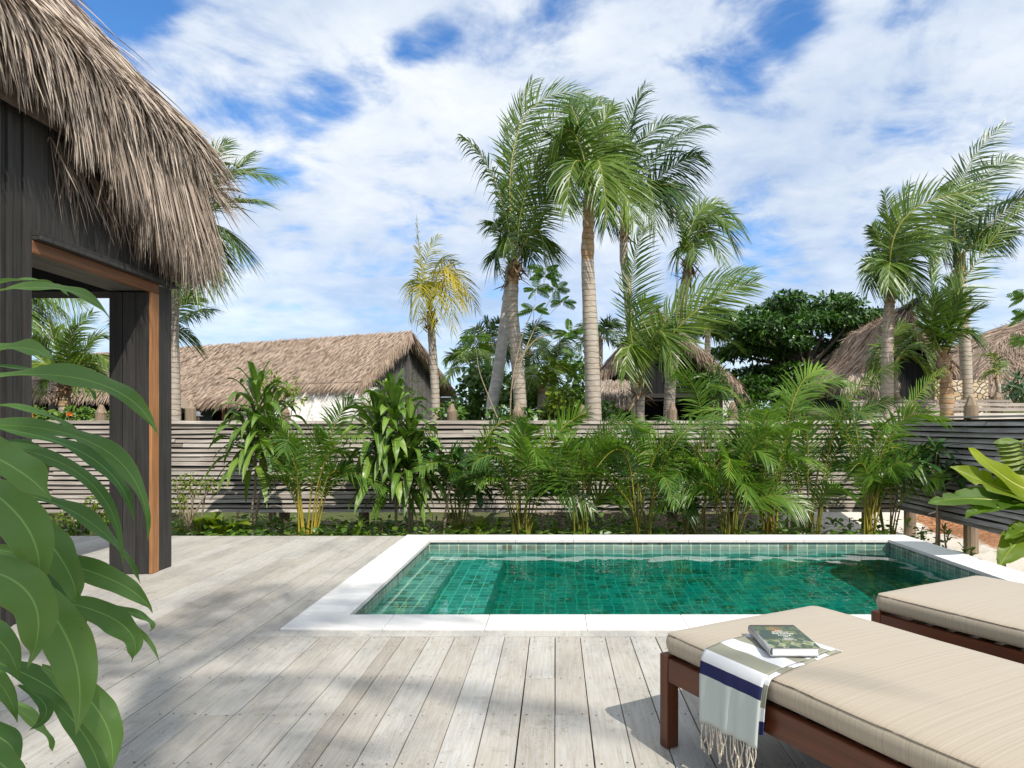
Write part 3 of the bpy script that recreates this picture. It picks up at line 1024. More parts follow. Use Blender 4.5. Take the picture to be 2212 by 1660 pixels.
def letters(txt, size, x, y, z, mat, parent, name='lettering', rot=(0, 0, 0), ext=.0001):
    cu = bpy.data.curves.new(name, 'FONT')
    cu.body, cu.size, cu.align_x, cu.align_y, cu.extrude = txt, size, 'CENTER', 'CENTER', ext
    cu.offset = size * .012
    cu.materials.append(mat)
    tmp = bpy.data.objects.new(name, cu)
    col.objects.link(tmp)
    bpy.context.view_layer.update()
    me = bpy.data.meshes.new_from_object(tmp.evaluated_get(bpy.context.evaluated_depsgraph_get()))
    bpy.data.objects.remove(tmp)
    o = bpy.data.objects.new(name, me)
    col.objects.link(o)
    o.parent = parent
    po = np.array(parent['_o'])
    o.location = Vector((x, y, z)) - Vector(po.tolist())
    o.rotation_euler = rot
    return o


for txt, y, size, dx in (('John', 2.486, .0150, 0), ('Bradshaw', 2.469, .0150, 0), ('The Animals', 2.451, .0155, .003), ('Among', 2.433, .0155, .003), ('Us', 2.416, .0155, .003),
                         ('The New', 2.4005, .0085, .004), ('Science of', 2.3905, .0085, .004), ('Anthrozoology', 2.3805, .0085, .004)):
    letters(txt, size, .812 + dx, y, BZ1 + .0004, ink, bk)
# ------------------------------------------------------------------ thatch helpers
def thatch(mb, TL, TR, BR, BL, n, ln, wd, lift=.03, jit=.12, droop=.0, tlo=0, thi=1, side=1):
    """strands lying down a roof quad (T = ridge side, B = eave side)"""
    TL, TR, BR, BL = [np.asarray(p, float) for p in (TL, TR, BR, BL)]
    s, t = U(0, 1, n), U(0, 1, n)
    s, t = s[:, None], t[:, None]
    top = TL * (1 - s) + TR * s
    bot = BL * (1 - s) + BR * s
    base = top * (1 - t) + bot * t
    dn = nz(bot - top)
    rg = nz(np.broadcast_to(TR - TL, base.shape))
    nm = nz(np.cross(rg, dn)) * side
    nm = nm * np.sign(nm[:, 2:3] + 1e-6)
    dirs = nz(dn + rg * rng.normal(0, jit, (n, 1)) + nm * U(.0, .10, (n, 1)))
    base = base + nm * U(0, lift, (n, 1)) - dn * ln * .5
    mb.blades(base, dirs, ln * U(.7, 1.3, n), wd * U(.6, 1.4, n), rg + nm * rng.normal(0, .5, (n, 1)), np.array([0, 0, -droop]), np.clip(rng.normal(.5, .22, n), tlo, thi), 3)


def fringe(mb, A, B, dirv, n, ln, wd, jit=.15, depth=None, t=(0, 1), tn=.5, droop=.0, sg=.22):
    A, B = np.asarray(A, float), np.asarray(B, float)
    s = U(t[0], t[1], n)[:, None]
    base = A * (1 - s) + B * s
    if depth is not None:
        base = base + np.asarray(depth, float) * U(0, 1, (n, 1))
    ax = nz(B - A)
    dirs = nz(nz(np.asarray(dirv, float))[None] + rng.normal(0, jit, (n, 3)))
    mb.blades(base, dirs, ln * U(.65, 1.35, n), wd * U(.6, 1.4, n), ax + rng.normal(0, .45, (n, 3)), np.array([0, 0, -droop]), np.clip(rng.normal(tn, sg, n), 0, 1), 3)


# ------------------------------------------------------------------ near villa (left)
WX = -3.385
villa = thing('villa', 'dark timber villa with a shaggy thatched eave and an open corner doorway', 'villa', (-4.5, 5.2, 0))
# planked walls in the plane x = WX
f = MB()


def planks_x(mb, y0, y1, z0, z1, x0, x1, w, gap=.006, groove=.008):
    y = y0
    while y < y1 - .01:
        e = min(y + w, y1)
        mb.box((x0, y + gap / 2, z0), (x1 - U(0, .002), e - gap / 2, z1), U(0, 1))
        y = e
    mb.box((x0 + .001, y0 + .004, z0 + .004), (x1 - groove, y1 - .004, z1 - .004), 0)


planks_x(f, 2.2, 4.335, 0.004, 3.6, WX - .33, WX, .152)
f.box((WX - .35, 4.338, .004), (WX + .006, 4.405, 3.6), .8)
f.box((WX + .002, 4.20, .004), (WX + .016, 4.235, 3.6), .5)
f.build('wall', M['dark_board'], parent=villa)
f = MB()
planks_x(f, 4.408, 6.02, 2.507, 3.75, WX - .33, WX, .150)
f.build('header_boards', M['dark_board'], parent=villa)
f = MB()
f.box((WX - .02, 4.408, 2.447), (WX + .062, 6.025, 2.472), .8)
f.box((WX - .03, 4.408, 2.474), (WX + .040, 6.02, 2.505), .5)
f.build('drip_ledge', M['dark_board'], parent=villa, bevel=.003)
# corner column
f = MB()
cx0 = WX - .35
for i in range(3):
    f.box((cx0 + i * .1126 + .003, 5.708, .004), (cx0 + (i + 1) * .1126 - .003, 5.74, 2.36), (.1, .5, .3)[i])
f.box((cx0 + .004, 5.741, .004), (WX - .012, 6.012, 2.36), 0)
f.box((WX - .03, 5.815, .004), (WX, 5.935, 2.44), .7)
f.box((WX - .03, 5.941, .004), (WX - .001, 6.02, 2.44), .9)
f.box((cx0, 5.741, .004), (cx0 + .003, 6.012, 2.36), 0.2)
f.box((WX - .34, 6.013, .004), (WX - .032, 6.02, 2.44), .3)
f.build('corner_column', M['dark_board'], parent=villa, bevel=.002)
f = MB()
f.box((WX - .012, 5.703, .004), (WX + .010, 5.812, 2.36), .5)
f.build('column_trim', M['orange_wood_v'], parent=villa, bevel=.003)
f = MB()
f.box((WX - .030, 4.408, 2.362), (WX + .010, 5.812, 2.444), .4)
f.build('lintel_trim', M['orange_wood'], parent=villa, bevel=.003)
f = MB()
for i in range(4):
    x0 = WX - .35 + i * .076
    f.box((x0, 4.408, 2.375), (x0 + .073, 5.80, 2.395), U(0, 1))
f.build('doorway_soffit', M['soffit'], parent=villa)
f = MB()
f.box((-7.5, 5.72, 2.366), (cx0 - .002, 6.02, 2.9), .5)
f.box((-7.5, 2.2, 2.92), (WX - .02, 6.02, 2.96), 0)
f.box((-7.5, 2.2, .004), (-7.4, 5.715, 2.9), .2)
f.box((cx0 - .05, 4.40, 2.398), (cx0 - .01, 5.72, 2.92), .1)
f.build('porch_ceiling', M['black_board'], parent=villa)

# hipped roof: the same profile (inset from the eave, z) on the side and on the far end
PROF = np.array([(3.0, 7.10), (2.2, 6.3), (1.3, 5.30), (.715, 4.59), (.513, 4.33), (.297, 4.06), (.06, 3.83), (.0, 3.60), (-.02, 3.34)])
pf = smooth_path(np.concatenate([PROF, np.zeros((len(PROF), 1))], 1), 90)[:, :2]
dl = np.concatenate([[0], np.cumsum(np.linalg.norm(np.diff(pf, axis=0), axis=1))])
XE, Y0, Y1 = -3.16, 1.2, 6.12
XB = -9.1


def prof_at(s):
    return np.stack([np.interp(s, dl, pf[:, 0]), np.interp(s, dl, pf[:, 1])], -1)


f = MB()
for off, flip in ((.06, False), (.22, True)):
    tg = nz(np.gradient(pf, axis=0))
    nr = np.stack([tg[:, 1], -tg[:, 0]], 1)
    nr *= -np.sign(nr[:, 1:2] + nr[:, 0:1] * -.2 + 1e-9)
    q = np.stack([pf[:, 0] + off * .7, pf[:, 1] - off * .7], 1)
    S1 = np.stack([np.stack([np.full(90, XE) - q[:, 0], Y0 + (Y1 - q[:, 0] - Y0) * w_, q[:, 1]], 1) for w_ in np.linspace(0, 1, 6)])
    S2 = np.stack([np.stack([(XE - q[:, 0]) * (1 - w_) + (XB + q[:, 0]) * w_, Y1 - q[:, 0], q[:, 1]], 1) for w_ in np.linspace(0, 1, 6)])
    S3 = np.stack([np.stack([XB + q[:, 0], Y1 - q[:, 0] + (Y0 - (Y1 - q[:, 0])) * w_, q[:, 1]], 1) for w_ in np.linspace(0, 1, 6)])
    for G_ in (S1, S2, S3):
        f.grid(G_, .3)
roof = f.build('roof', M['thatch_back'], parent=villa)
f = MB()


def roof_strands(n, far_side):
    s_ = U(1.2, dl[-1] - .30, n)
    p0, p1 = prof_at(s_), prof_at(s_ + .05)
    tg_ = p1 - p0
    bad = s_ + .05 > dl[-1]
    tg_[bad] = (-.004, -.05)
    tg_ = nz(tg_)
    ins = p0[:, 0]
    lf = U(-.03, .05, n)
    late = np.clip((s_ - dl[-1] + .9) / .9, 0, 1)
    ox, oz = -tg_[:, 0], tg_[:, 1]          # outward run and drop
    nx_, nz_ = -oz, ox                        # outward normal
    if far_side:
        a_ = XE - ins + (XB - XE + 2 * ins) * U(0, .55, n)
        base = np.stack([a_, Y1 - ins + nx_ * lf, p0[:, 1] + nz_ * lf], 1)
        dirs = np.stack([rng.normal(.05, .09, n), ox + nx_ * .05, oz + nz_ * .05], 1)
        wdv = np.stack([np.ones(n), rng.normal(0, .3, n), rng.normal(0, .5, n)], 1)
    else:
        yy_ = Y0 + (Y1 - Y0) * U(0, 1, n) ** .85
        k_ = yy_ < Y1 - ins + .03
        hipd = np.clip(1 - (Y1 - ins - yy_) / .5, 0, 1)
        base = np.stack([XE - ins + nx_ * lf, yy_, p0[:, 1] + nz_ * lf], 1)
        dirs = np.stack([ox + nx_ * .05, rng.normal(.05, .16, n) + hipd * .3, oz + nz_ * .05], 1)
        wdv = np.stack([rng.normal(0, .3, n), np.ones(n), rng.normal(0, .5, n)], 1)
        base, dirs, wdv, late = base[k_], dirs[k_], wdv[k_], late[k_]
    m_ = len(base)
    f.blades(base, dirs, U(.20, .42, m_), U(.013, .027, m_), wdv, np.stack([np.zeros(m_), np.zeros(m_), -.22 * late], 1), np.clip(rng.normal(.60, .20, m_), 0, 1), 3)


roof_strands(26000, False)
roof_strands(7000, True)
# strands standing off the hip
n = 900
s_ = U(1.0, dl[-1], n)
p0 = prof_at(s_)
base = np.stack([XE - p0[:, 0], Y1 - p0[:, 0], p0[:, 1] + .02], 1) + U(-.04, .04, (n, 3))
f.blades(base, np.stack([U(.3, .8, n), U(.2, .8, n), U(-.95, -.35, n)], 1), U(.25, .55, n), U(.009, .017, n), rng.normal(0, 1, (n, 3)), (0, 0, -.2), np.clip(rng.normal(.55, .2, n), 0, 1), 3)
# outer fringe
fringe(f, (-3.18, Y0, 3.52), (-3.18, Y1, 3.52), (.05, .06, -1), 2600, .34, .016, .10, (-.10, 0, .16), tn=.6)
for ya_, yb_, l_, n_ in ((4.5, 5.0, .48, 500), (4.9, 5.4, .62, 800), (5.3, 5.8, .78, 1100), (5.7, Y1, .92, 1300)):
    fringe(f, (-3.185, ya_, 3.52), (-3.175, yb_, 3.54), (.04, .05, -1), n_, l_, .017, .09, (-.06, 0, .14), tn=.50)
fringe(f, (-3.9, Y1 - .02, 3.52), (-3.18, Y1 - .02, 3.52), (.06, .05, -1), 900, .85, .017, .09, (0, .04, .1), tn=.48)
# inner, lower fringe against the boards, eave shade painted into its dark tint, growing towards the corner
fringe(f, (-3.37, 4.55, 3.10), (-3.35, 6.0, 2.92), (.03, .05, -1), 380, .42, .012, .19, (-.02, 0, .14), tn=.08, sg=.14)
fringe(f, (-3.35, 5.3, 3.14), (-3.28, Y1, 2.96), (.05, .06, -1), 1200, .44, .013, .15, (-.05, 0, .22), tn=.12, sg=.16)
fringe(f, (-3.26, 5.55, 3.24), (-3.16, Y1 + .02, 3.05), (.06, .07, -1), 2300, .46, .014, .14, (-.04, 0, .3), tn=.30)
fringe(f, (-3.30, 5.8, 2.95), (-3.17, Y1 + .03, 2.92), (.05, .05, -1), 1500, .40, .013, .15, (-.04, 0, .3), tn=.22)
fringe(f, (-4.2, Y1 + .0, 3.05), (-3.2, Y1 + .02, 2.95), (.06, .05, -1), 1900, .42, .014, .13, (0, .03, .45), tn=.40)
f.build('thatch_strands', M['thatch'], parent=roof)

# ------------------------------------------------------------------ long thatched house behind the fence
rd, gd = np.array([-.909, .417, 0]), np.array([.417, .909, 0])
E1 = np.array([-4.84, 17.0, 2.33])
E2 = E1 + 4.2 * gd
AP = E1 + 2.1 * gd + np.array([0, 0, 1.50])
LH = thing('long_house', 'long low house with a pale brown thatched roof and grey boarded gable behind the fence', 'house', (-9, 19, -.13))
sl = E1 - AP
RL = 15.0
f = MB()
th_dn = np.array([0, 0, -.22])
A2, E12 = AP + RL * rd, E1 + RL * rd
for q in ([AP, A2, E12, E1], [AP, E2, E2 + RL * rd, A2], [AP + th_dn, E1 + th_dn, E12 + th_dn, A2 + th_dn], [AP + th_dn, A2 + th_dn, E2 + RL * rd + th_dn, E2 + th_dn],
          [AP, E1, E1 + th_dn, AP + th_dn], [AP, AP + th_dn, E2 + th_dn, E2], [E1, E12, E12 + th_dn, E1 + th_dn]):
    f.add(np.array(q), [[0, 1, 2, 3]], .5)
X1 = E1 + 2.35 * rd
sx_ = sl * .27
q = [X1, X1 + 12.6 * rd, X1 + 12.6 * rd + sx_, X1 + sx_]
f.add(np.array(q), [[0, 1, 2, 3]], .5)
f.add(np.array(q) + th_dn, [[0, 3, 2, 1]], .5)
f.add(np.array([q[3], q[2], q[2] + th_dn, q[3] + th_dn]), [[0, 1, 2, 3]], .5)
f.add(np.array([q[0], q[3], q[3] + th_dn, q[0] + th_dn]), [[0, 1, 2, 3]], .5)
rf_ = f.build('roof', M['thatch_back_far'], parent=LH)
f = MB()
thatch(f, AP + rd * .05, A2, E12, E1, 26000, .20, .024, .03, .11, .10, tlo=.30, thi=.72)
thatch(f, q[0] + .05 * sl, q[1] + .05 * sl, q[2], q[3], 5500, .20, .024, .03, .11, .10, tlo=.30, thi=.72)
fringe(f, E1 + .02 * sl, X1 + .02 * sl, sl + np.array([0, 0, -.9]), 500, .30, .020, .15, tn=.45)
fringe(f, q[3], q[2], sl + np.array([0, 0, -1.5]), 2000, .30, .020, .16, tn=.4)
fringe(f, AP, E1, sl / 2 + np.array([.25, -.2, -1.6]), 1300, .33, .022, .16, (0, 0, -.12), tn=.42)
fringe(f, AP, E2, (E2 - AP) / 2 + np.array([.25, -.2, -1.6]), 1300, .42, .022, .16, (0, 0, -.12), tn=.2)
f.build('thatch_strands', M['thatch_far'], parent=rf_)
# gable wall of narrow vertical boards
f = MB()
w0 = E1 + .30 * gd + .28 * rd
Lw = 3.6
nb_ = 52
for i in range(nb_):
    a0, a1 = i * Lw / nb_, (i + 1) * Lw / nb_ - .012
    zt = lambda a: 2.22 + 1.5 * min(a + .3, 3.9 - a) / 2.1 - .05
    p = [w0 + a0 * gd, w0 + a1 * gd]
    v = []
    for dd in (0, .03):
        off = rd * dd
        v += [[*(p[0] + off)[:2], -.3], [*(p[1] + off)[:2], -.3], [*(p[1] + off)[:2], zt(a1)], [*(p[0] + off)[:2], zt(a0)]]
    f.add(v, [[0, 1, 2, 3], [7, 6, 5, 4], [0, 4, 5, 1], [1, 5, 6, 2], [2, 6, 7, 3], [3, 7, 4, 0]], U(0, 1))
v = [[*(w0 + rd * .035)[:2], -.3], [*(w0 + Lw * gd + rd * .035)[:2], -.3], [*(w0 + Lw * gd + rd * .035)[:2], 2.35], [*(w0 + Lw / 2 * gd + rd * .035)[:2], 3.6], [*(w0 + rd * .035)[:2], 2.35]]
f.add(v, [[0, 1, 2, 3, 4]], 0)
f.build('gable_wall', M['grey_board'], parent=LH)
# veranda: dark back wall with a door, a pale panel and posts
f = MB()
bw = E1 + 1.3 * gd + 2.5 * rd
Mx = np.eye(4)
Mx[:3, 0], Mx[:3, 1], Mx[:3, 2] = rd, gd, (0, 0, 1)
Mx[:3, 3] = [bw[0], bw[1], 0]
f.box((0, 0, -.2), (12.4, .1, 2.6), .4, 0, Mx)
f.build('veranda_wall', M['black_board'], parent=LH)
f = MB()
f.box((4.35, -.06, 0), (5.2, -.01, 2.0), .5, 0, Mx)
f.build('door', simple_mat('dark_green_door', (.012, .035, .032), None, .4), parent=LH)
f = MB()
f.box((3.0, -.05, 0), (3.45, -.008, 2.05), .5, 0, Mx)
f.build('pale_panel', simple_mat('plaster_panel', (.30, .24, .19), None, .9), parent=LH)
f = MB()
f.box((3.05, -.08, 1.25), (3.20, -.055, 1.75), .5, 0, Mx)
f.build('wall_lamp', simple_mat('black_fitting', (.01, .01, .01), None, .4), parent=LH)
for s0 in (2.0, 5.6, 8.9):
    f = MB()
    f.box((s0, -1.55, -.2), (s0 + .12, -1.43, 2.0), .5, 0, Mx)
    f.build('veranda_post', M['orange_wood_v'] if s0 < 3 else M['grey_board'], parent=LH)
# white coral stone wall
m = NT('white_coral_stone')
vo = m.n('TexVoronoi', {'Vector': m.coords(scale=(1, 1, 1.5)), 'Scale': 8.5, 'Randomness': 1.0}, feature='F1')
ve = m.n('TexVoronoi', {'Vector': m.coords(scale=(1, 1, 1.5)), 'Scale': 8.5, 'Randomness': 1.0}, feature='DISTANCE_TO_EDGE')
rc = m.n('SeparateColor', {0: vo.outputs['Color']}).outputs[0]
c = m.ramp(rc, (0, (.70, .62, .52)), (.3, (.80, .76, .69)), (1, (.84, .82, .78)))
c = m.mix(m.rng(ve.outputs['Distance'], .0, .03, .5, 0), c, (.46, .39, .31))
coral = m.done(m.bsdf(c, .9, m.bump(m.rng(ve.outputs['Distance'], 0, .10), .6, .035), .2))
SW = thing('stone_wall', 'white coral stone wall sloping down in front of the long thatched house', 'stone wall', (-6, 17, -.13))
f = MB()
Mw = Mx.copy()
o_ = E1 + .12 * gd
Mw[:3, 3] = [o_[0], o_[1], 0]
prof_t = [0.02, .4, 1.2, 2.3, 3.0, 3.6, 4.4, 5.19, 6.5, 8.6]
prof_z = [2.22, 2.25, 2.3, 2.26, 2.0, 1.7, 1.25, .7, .2, -.15]
tt_ = np.arange(.02, 8.6, .16)
zz_ = np.interp(tt_, prof_t, prof_z) + rng.normal(0, .025, len(tt_))
rows = 16
Pf = np.zeros((rows, len(tt_), 3))
Pb = np.zeros_like(Pf)
for i in range(rows):
    fr_ = i / (rows - 1)
    hz_ = -.2 + (zz_ + .2) * fr_
    loc = np.stack([tt_, rng.normal(0, .025, len(tt_)) - 1.5 * (1 - hz_ / 2.3), hz_], 1)
    Pf[i] = loc @ Mw[:3, :3].T + Mw[:3, 3]
    loc[:, 1] = .55
    Pb[i] = loc @ Mw[:3, :3].T + Mw[:3, 3]
f.grid(Pf, .5)
f.grid(Pb[::-1], .5)
f.grid(np.stack([Pf[-1], Pb[-1]]), .5)
f.grid(np.stack([Pf[:, 0], Pb[:, 0]]), .5)
f.build('stone_courses', coral, parent=SW)
f = MB()
o2 = E2 + .1 * gd + .2 * rd
pts = [(0, 2.1), (.25, 1.95), (.55, 1.6), (.9, 1.2), (1.3, .6)]
for i in range(4):
    a_, b_ = o2 + pts[i][0] * gd, o2 + pts[i + 1][0] * gd
    v = []
    for off in (0, .5):
        v += [[*(a_ + rd * off)[:2], -.2], [*(b_ + rd * off)[:2], -.2], [*(b_ + rd * off)[:2], pts[i + 1][1]], [*(a_ + rd * off)[:2], pts[i][1]]]
    f.add(v, [[0, 1, 2, 3], [7, 6, 5, 4], [2, 6, 7, 3]], .5)
SW2 = tag(f.build('stone_wall', coral, loc=(o2[0], o2[1], 0)), 'small stone buttress stepping down at the far side of the grey gable', 'stone wall')

# low thatched pavilion seen through the doorway
PV = thing('pavilion', 'low thatched pavilion with a dark open front seen through the villa doorway', 'pavilion', (-11.5, 14.5, -.13))
f, fs_ = MB(), MB()
TL, TR = at(-420, 1405, 17), at(560, 1420, 17)
BL, BR = at(-420, 1530, 14.6), at(585, 1527, 14.6)
dz_ = np.array([0, 0, -.2])
f.add([TL, BL, BR, TR], [[0, 1, 2, 3]], .5)
f.add([TL + dz_, TR + dz_, BR + dz_, BL + dz_], [[0, 1, 2, 3]], .5)
f.add([TL, TR, TR + (0, 3, -1.2), TL + (0, 3, -1.2)], [[0, 1, 2, 3]], .5)
f.add([TR, BR, BR + dz_, TR + (0, 3, -1.2)], [[0, 1, 2, 3]], .5)
r_ = f.build('roof', M['thatch_back_far'], parent=PV)
thatch(fs_, TL, TR, BR, BL, 5000, .4, .02, .05, .35)
fringe(fs_, BL, BR, (0, -.5, -1), 1300, .28, .02, .15, (0, .1, 0), tn=.45)
fs_.build('thatch_strands', M['thatch_far'], parent=r_)
f = MB()
f.box((BL[0], 16.0, -.2), (BR[0] - .95, 16.1, 1.9), .3)
f.build('back_wall', M['black_board'], parent=PV)
for x_ in (BL[0] + .4, -12.3, -10.95, -9.6):
    f = MB()
    f.box((x_, 14.75, -.2), (x_ + .1, 14.85, 1.95), .5)
    f.build('post', M['grey_board'], parent=PV)


# ------------------------------------------------------------------ gabled thatched huts
def hut(name, label, A, Lf, Rf, back, sag=.12, skirt=None, wall='black_board', floor_z=1.0, inset=.45, n=5200, wtint=(.3, .8)):
    t = thing('thatched_hut', label, 'hut', (A[0], A[1], floor_z), 'gabled thatched huts')
    A, Lf, Rf, back = [np.asarray(p, float) for p in (A, Lf, Rf, back)]
    f, s = MB(), MB()
    dn = np.array([0, 0, -.24])
    for foot, sd in ((Lf, -1), (Rf, 1)):
        k = 7
        tt = np.linspace(0, 1, k)[:, None]
        prof = A * (1 - tt) + foot * tt
        prof[:, 2] -= sag * np.sin(tt[:, 0] * math.pi)
        for i in range(k - 1):
            a0, a1 = prof[i], prof[i + 1]
            b0, b1 = a0 + back, a1 + back
            f.add([a0, b0, b1, a1], [[0, 1, 2, 3]], .5)
            f.add([a0 + dn, a1 + dn, b1 + dn, b0 + dn], [[0, 1, 2, 3]], .5)
            f.add([a0, a1, a1 + dn, a0 + dn], [[0, 1, 2, 3]], .5)
            thatch(s, a0, b0, b1, a1, n // (2 * (k - 1)), .40, .020, .05, .16, side=1)
        fringe(s, prof[-1], prof[-1] + back, (foot - A) / 2 + np.array([0, 0, -1.4]), 700, .34, .02, .15, (0, 0, -.1), tn=.4)
        for i in range(k - 1):
            fringe(s, prof[i], prof[i + 1], (foot - A) / 2.6 + np.array([0, -.35, -1.5]), 260, .36, .02, .16, (0, .1, -.16), tn=.45)
    s_top = A + np.array([0, 0, .03])
    fringe(s, s_top, s_top + back, (.5, 0, -.5), 300, .3, .02, .3, tn=.5)
    fringe(s, s_top, s_top + back, (-.5, 0, -.5), 300, .3, .02, .3, tn=.5)
    fringe(s, s_top + (0, -.05, 0), s_top + (0, .35, 0), (0, -.6, -.55), 120, .32, .02, .3, tn=.45)
    r = f.build('roof', M['thatch_back_far'], parent=t)
    s.build('thatch_strands', M['thatch_far'], parent=r)
    bn = nz(back)
    g = MB()
    gl, gr = Lf + bn * inset, Rf + bn * inset
    ap = A + bn * inset
    kk = 22
    for i in range(kk):
        a0, a1 = i / kk, (i + 1) / kk

        def top(a):
            x = a
            la = (ap - gl) if x <= (ap[0] - gl[0]) / (gr[0] - gl[0]) else None
            fx_ = (ap[0] - gl[0]) / (gr[0] - gl[0])
            z = gl[2] + (ap[2] - gl[2]) * x / fx_ if x <= fx_ else ap[2] + (gr[2] - ap[2]) * (x - fx_) / (1 - fx_)
            return z - .16
        p0, p1 = gl + (gr - gl) * a0, gl + (gr - gl) * (a1 - .006)
        g.add([[p0[0], p0[1], floor_z], [p1[0], p1[1], floor_z], [p1[0], p1[1], max(floor_z, top(a1))], [p0[0], p0[1], max(floor_z, top(a0))]], [[0, 1, 2, 3]], U(*wtint))
    q = [[*gl[:2], floor_z], [*gr[:2], floor_z], [*gr[:2], gr[2] - .1], [*ap[:2], ap[2] - .1], [*gl[:2], gl[2] - .1]]
    q = np.array(q) + np.array([*(bn[:2] * .01), 0])
    g.add(q, [[0, 1, 2, 3, 4]], 0)
    for foot in (Lf, Rf):
        a_ = foot + (ap - foot - bn * inset) * np.array([.12, .12, 0]) + bn * inset
        b_ = a_ + back * .9
        g.add([[*a_[:2], floor_z], [*b_[:2], floor_z], [*b_[:2], foot[2] + .1], [*a_[:2], foot[2] + .1]], [[0, 1, 2, 3]], .3)
    g.build('gable_wall', M[wall], parent=t)
    g = MB()
    x0_, x1_ = min(gl[0], gr[0]) + .05, max(gl[0], gr[0]) - .05
    g.box((x0_, gl[1] + .05, .2), (x1_, gl[1] + 4.2, floor_z - .004), .4)
    g.build('underfloor', M['black_board'], parent=t)
    return t, r


A = at(2565, 1212, 16)
h1, r1 = hut('hut', 'thatched hut with a black gable directly behind the thick palm trunk', A, at(2348, 1448, 16), at(2900, 1508, 16), (.3, 5.2, 0), -.02, floor_z=1.95)
f, s = MB(), MB()
sk = [at(2330, 1500, 15.6), at(2480, 1500, 15.6), at(2490, 1545, 15.2), at(2322, 1548, 15.2)]
f.add(sk, [[0, 3, 2, 1]], .5)
f.add(np.array(sk) + (0, 0, -.14), [[0, 1, 2, 3]], .5)
k_ = f.build('skirt_roof', M['thatch_back_far'], parent=h1)
thatch(s, sk[0], sk[1], sk[2], sk[3], 900, .3, .018, .05, .2)
fringe(s, sk[3], sk[2], (0, -.4, -1), 500, .34, .018, .14, (0, .2, .1), tn=.55)
s.build('thatch_strands', M['thatch'], parent=k_)
f = MB()
p_ = at(2640, 1540, 15.7)
f.box((p_[0] - 1.9, 15.3, 1.86), (p_[0] + 1.5, 16.4, 1.95), .4)
f.build('floor_beam', M['dark_board'], parent=h1)
f = MB()
for px_p in (2395, 2838):
    p_ = at(px_p, 1580, 15.5)
    f.box((p_[0] - .12, 15.35, .3), (p_[0] + .13, 15.75, 1.858), .5)
    f.build('stone_pier', coral_t if False else coral, parent=h1)
    f = MB()
h2, r2 = hut('hut', 'larger thatched hut with a horned ridge end rising behind the right hand palms', at(3551, 1206, 15), at(3345, 1462, 15), at(3840, 1538, 15), (.92, 5.4, 0), .10, floor_z=1.75, n=9000)
f = MB()
pa = at(3551, 1206, 15)
pth = np.array([pa + (-.02, .3, -.02), pa + (0, -.05, .05), pa + (.02, -.22, .12), pa + (.03, -.34, .08), pa + (.03, -.36, -.02)])
f.tube(smooth_path(pth, 12), np.linspace(.10, .06, 12), 8, .5)
f.build('ridge_horn', M['dark_board'], parent=h2, smooth=True)
f, s = MB(), MB()
sk = [at(3318, 1475, 14.8), at(3500, 1475, 14.8), at(3500, 1530, 14.3), at(3300, 1535, 14.3)]
f.add(sk, [[0, 3, 2, 1]], .5)
f.add(np.array(sk) + (0, 0, -.14), [[0, 1, 2, 3]], .5)
k_ = f.build('skirt_roof', M['thatch_back_far'], parent=h2)
thatch(s, sk[0], sk[1], sk[2], sk[3], 900, .3, .018, .05, .2)
fringe(s, sk[3], sk[2], (0, -.4, -1), 500, .30, .018, .14, (0, .2, .1), tn=.5)
s.build('thatch_strands', M['thatch'], parent=k_)
h3, r3 = hut('hut', 'round shouldered thatched roof cut off by the right edge of the photo', at(4230, 1200, 17), at(3900, 1335, 16.9), at(4700, 1560, 16), (.4, 4, 0), .0, floor_z=1.2, n=3000)
f, s = MB(), MB()
a_, b_, c_, d_ = at(3900, 1335, 16.9), at(4260, 1195, 17.0), at(4350, 1590, 14.6), at(3770, 1575, 14.6)
f.add([a_, d_, c_, b_], [[0, 1, 2, 3]], .5)
e_ = a_ + np.array([.6, 4, 0])
f.add([a_, e_, d_ + np.array([.3, 5, 0]), d_], [[0, 1, 2, 3]], .5)
k_ = f.build('hip_roof', M['thatch_back_far'], parent=h3)
thatch(s, a_, b_, c_, d_, 6000, .4, .02, .05, .3)
thatch(s, a_, e_, d_ + np.array([.3, 5, 0]), d_, 1500, .4, .02, .05, .3)
fringe(s, d_, c_, (0, -.3, -1), 600, .3, .02, .15, tn=.4)
s.build('thatch_strands', M['thatch_far'], parent=k_)
# low stone wall under the right hut
m = NT('tan_rubble_stone')
ve = m.n('TexVoronoi', {'Vector': m.coords(scale=(1, 1, 1.3)), 'Scale': 9.0}, feature='DISTANCE_TO_EDGE')
vo = m.n('TexVoronoi', {'Vector': m.coords(scale=(1, 1, 1.3)), 'Scale': 9.0}, feature='F1')
rc = m.n('SeparateColor', {0: vo.outputs['Color']}).outputs[0]
c = m.ramp(rc, (0, (.50, .36, .22)), (.5, (.66, .54, .39)), (1, (.75, .66, .53)))
c = m.mix(m.rng(ve.outputs['Distance'], .0, .05, .85, 0), c, (.22, .16, .11))
tan_st = m.done(m.bsdf(c, .9, m.bump(m.rng(ve.outputs['Distance'], 0, .12), .9, .05), .2))
f = MB()
p_, q_ = at(3660, 1530, 13.6), at(3848, 1530, 13.6)
f.box((p_[0] - .1, 13.5, .6), (q_[0], 13.9, p_[2] + .22), .5)
tag(f.build('stone_wall', tan_st, loc=(p_[0], 13.5, .6)), 'low tan rubble wall below the larger thatched hut', 'stone wall')
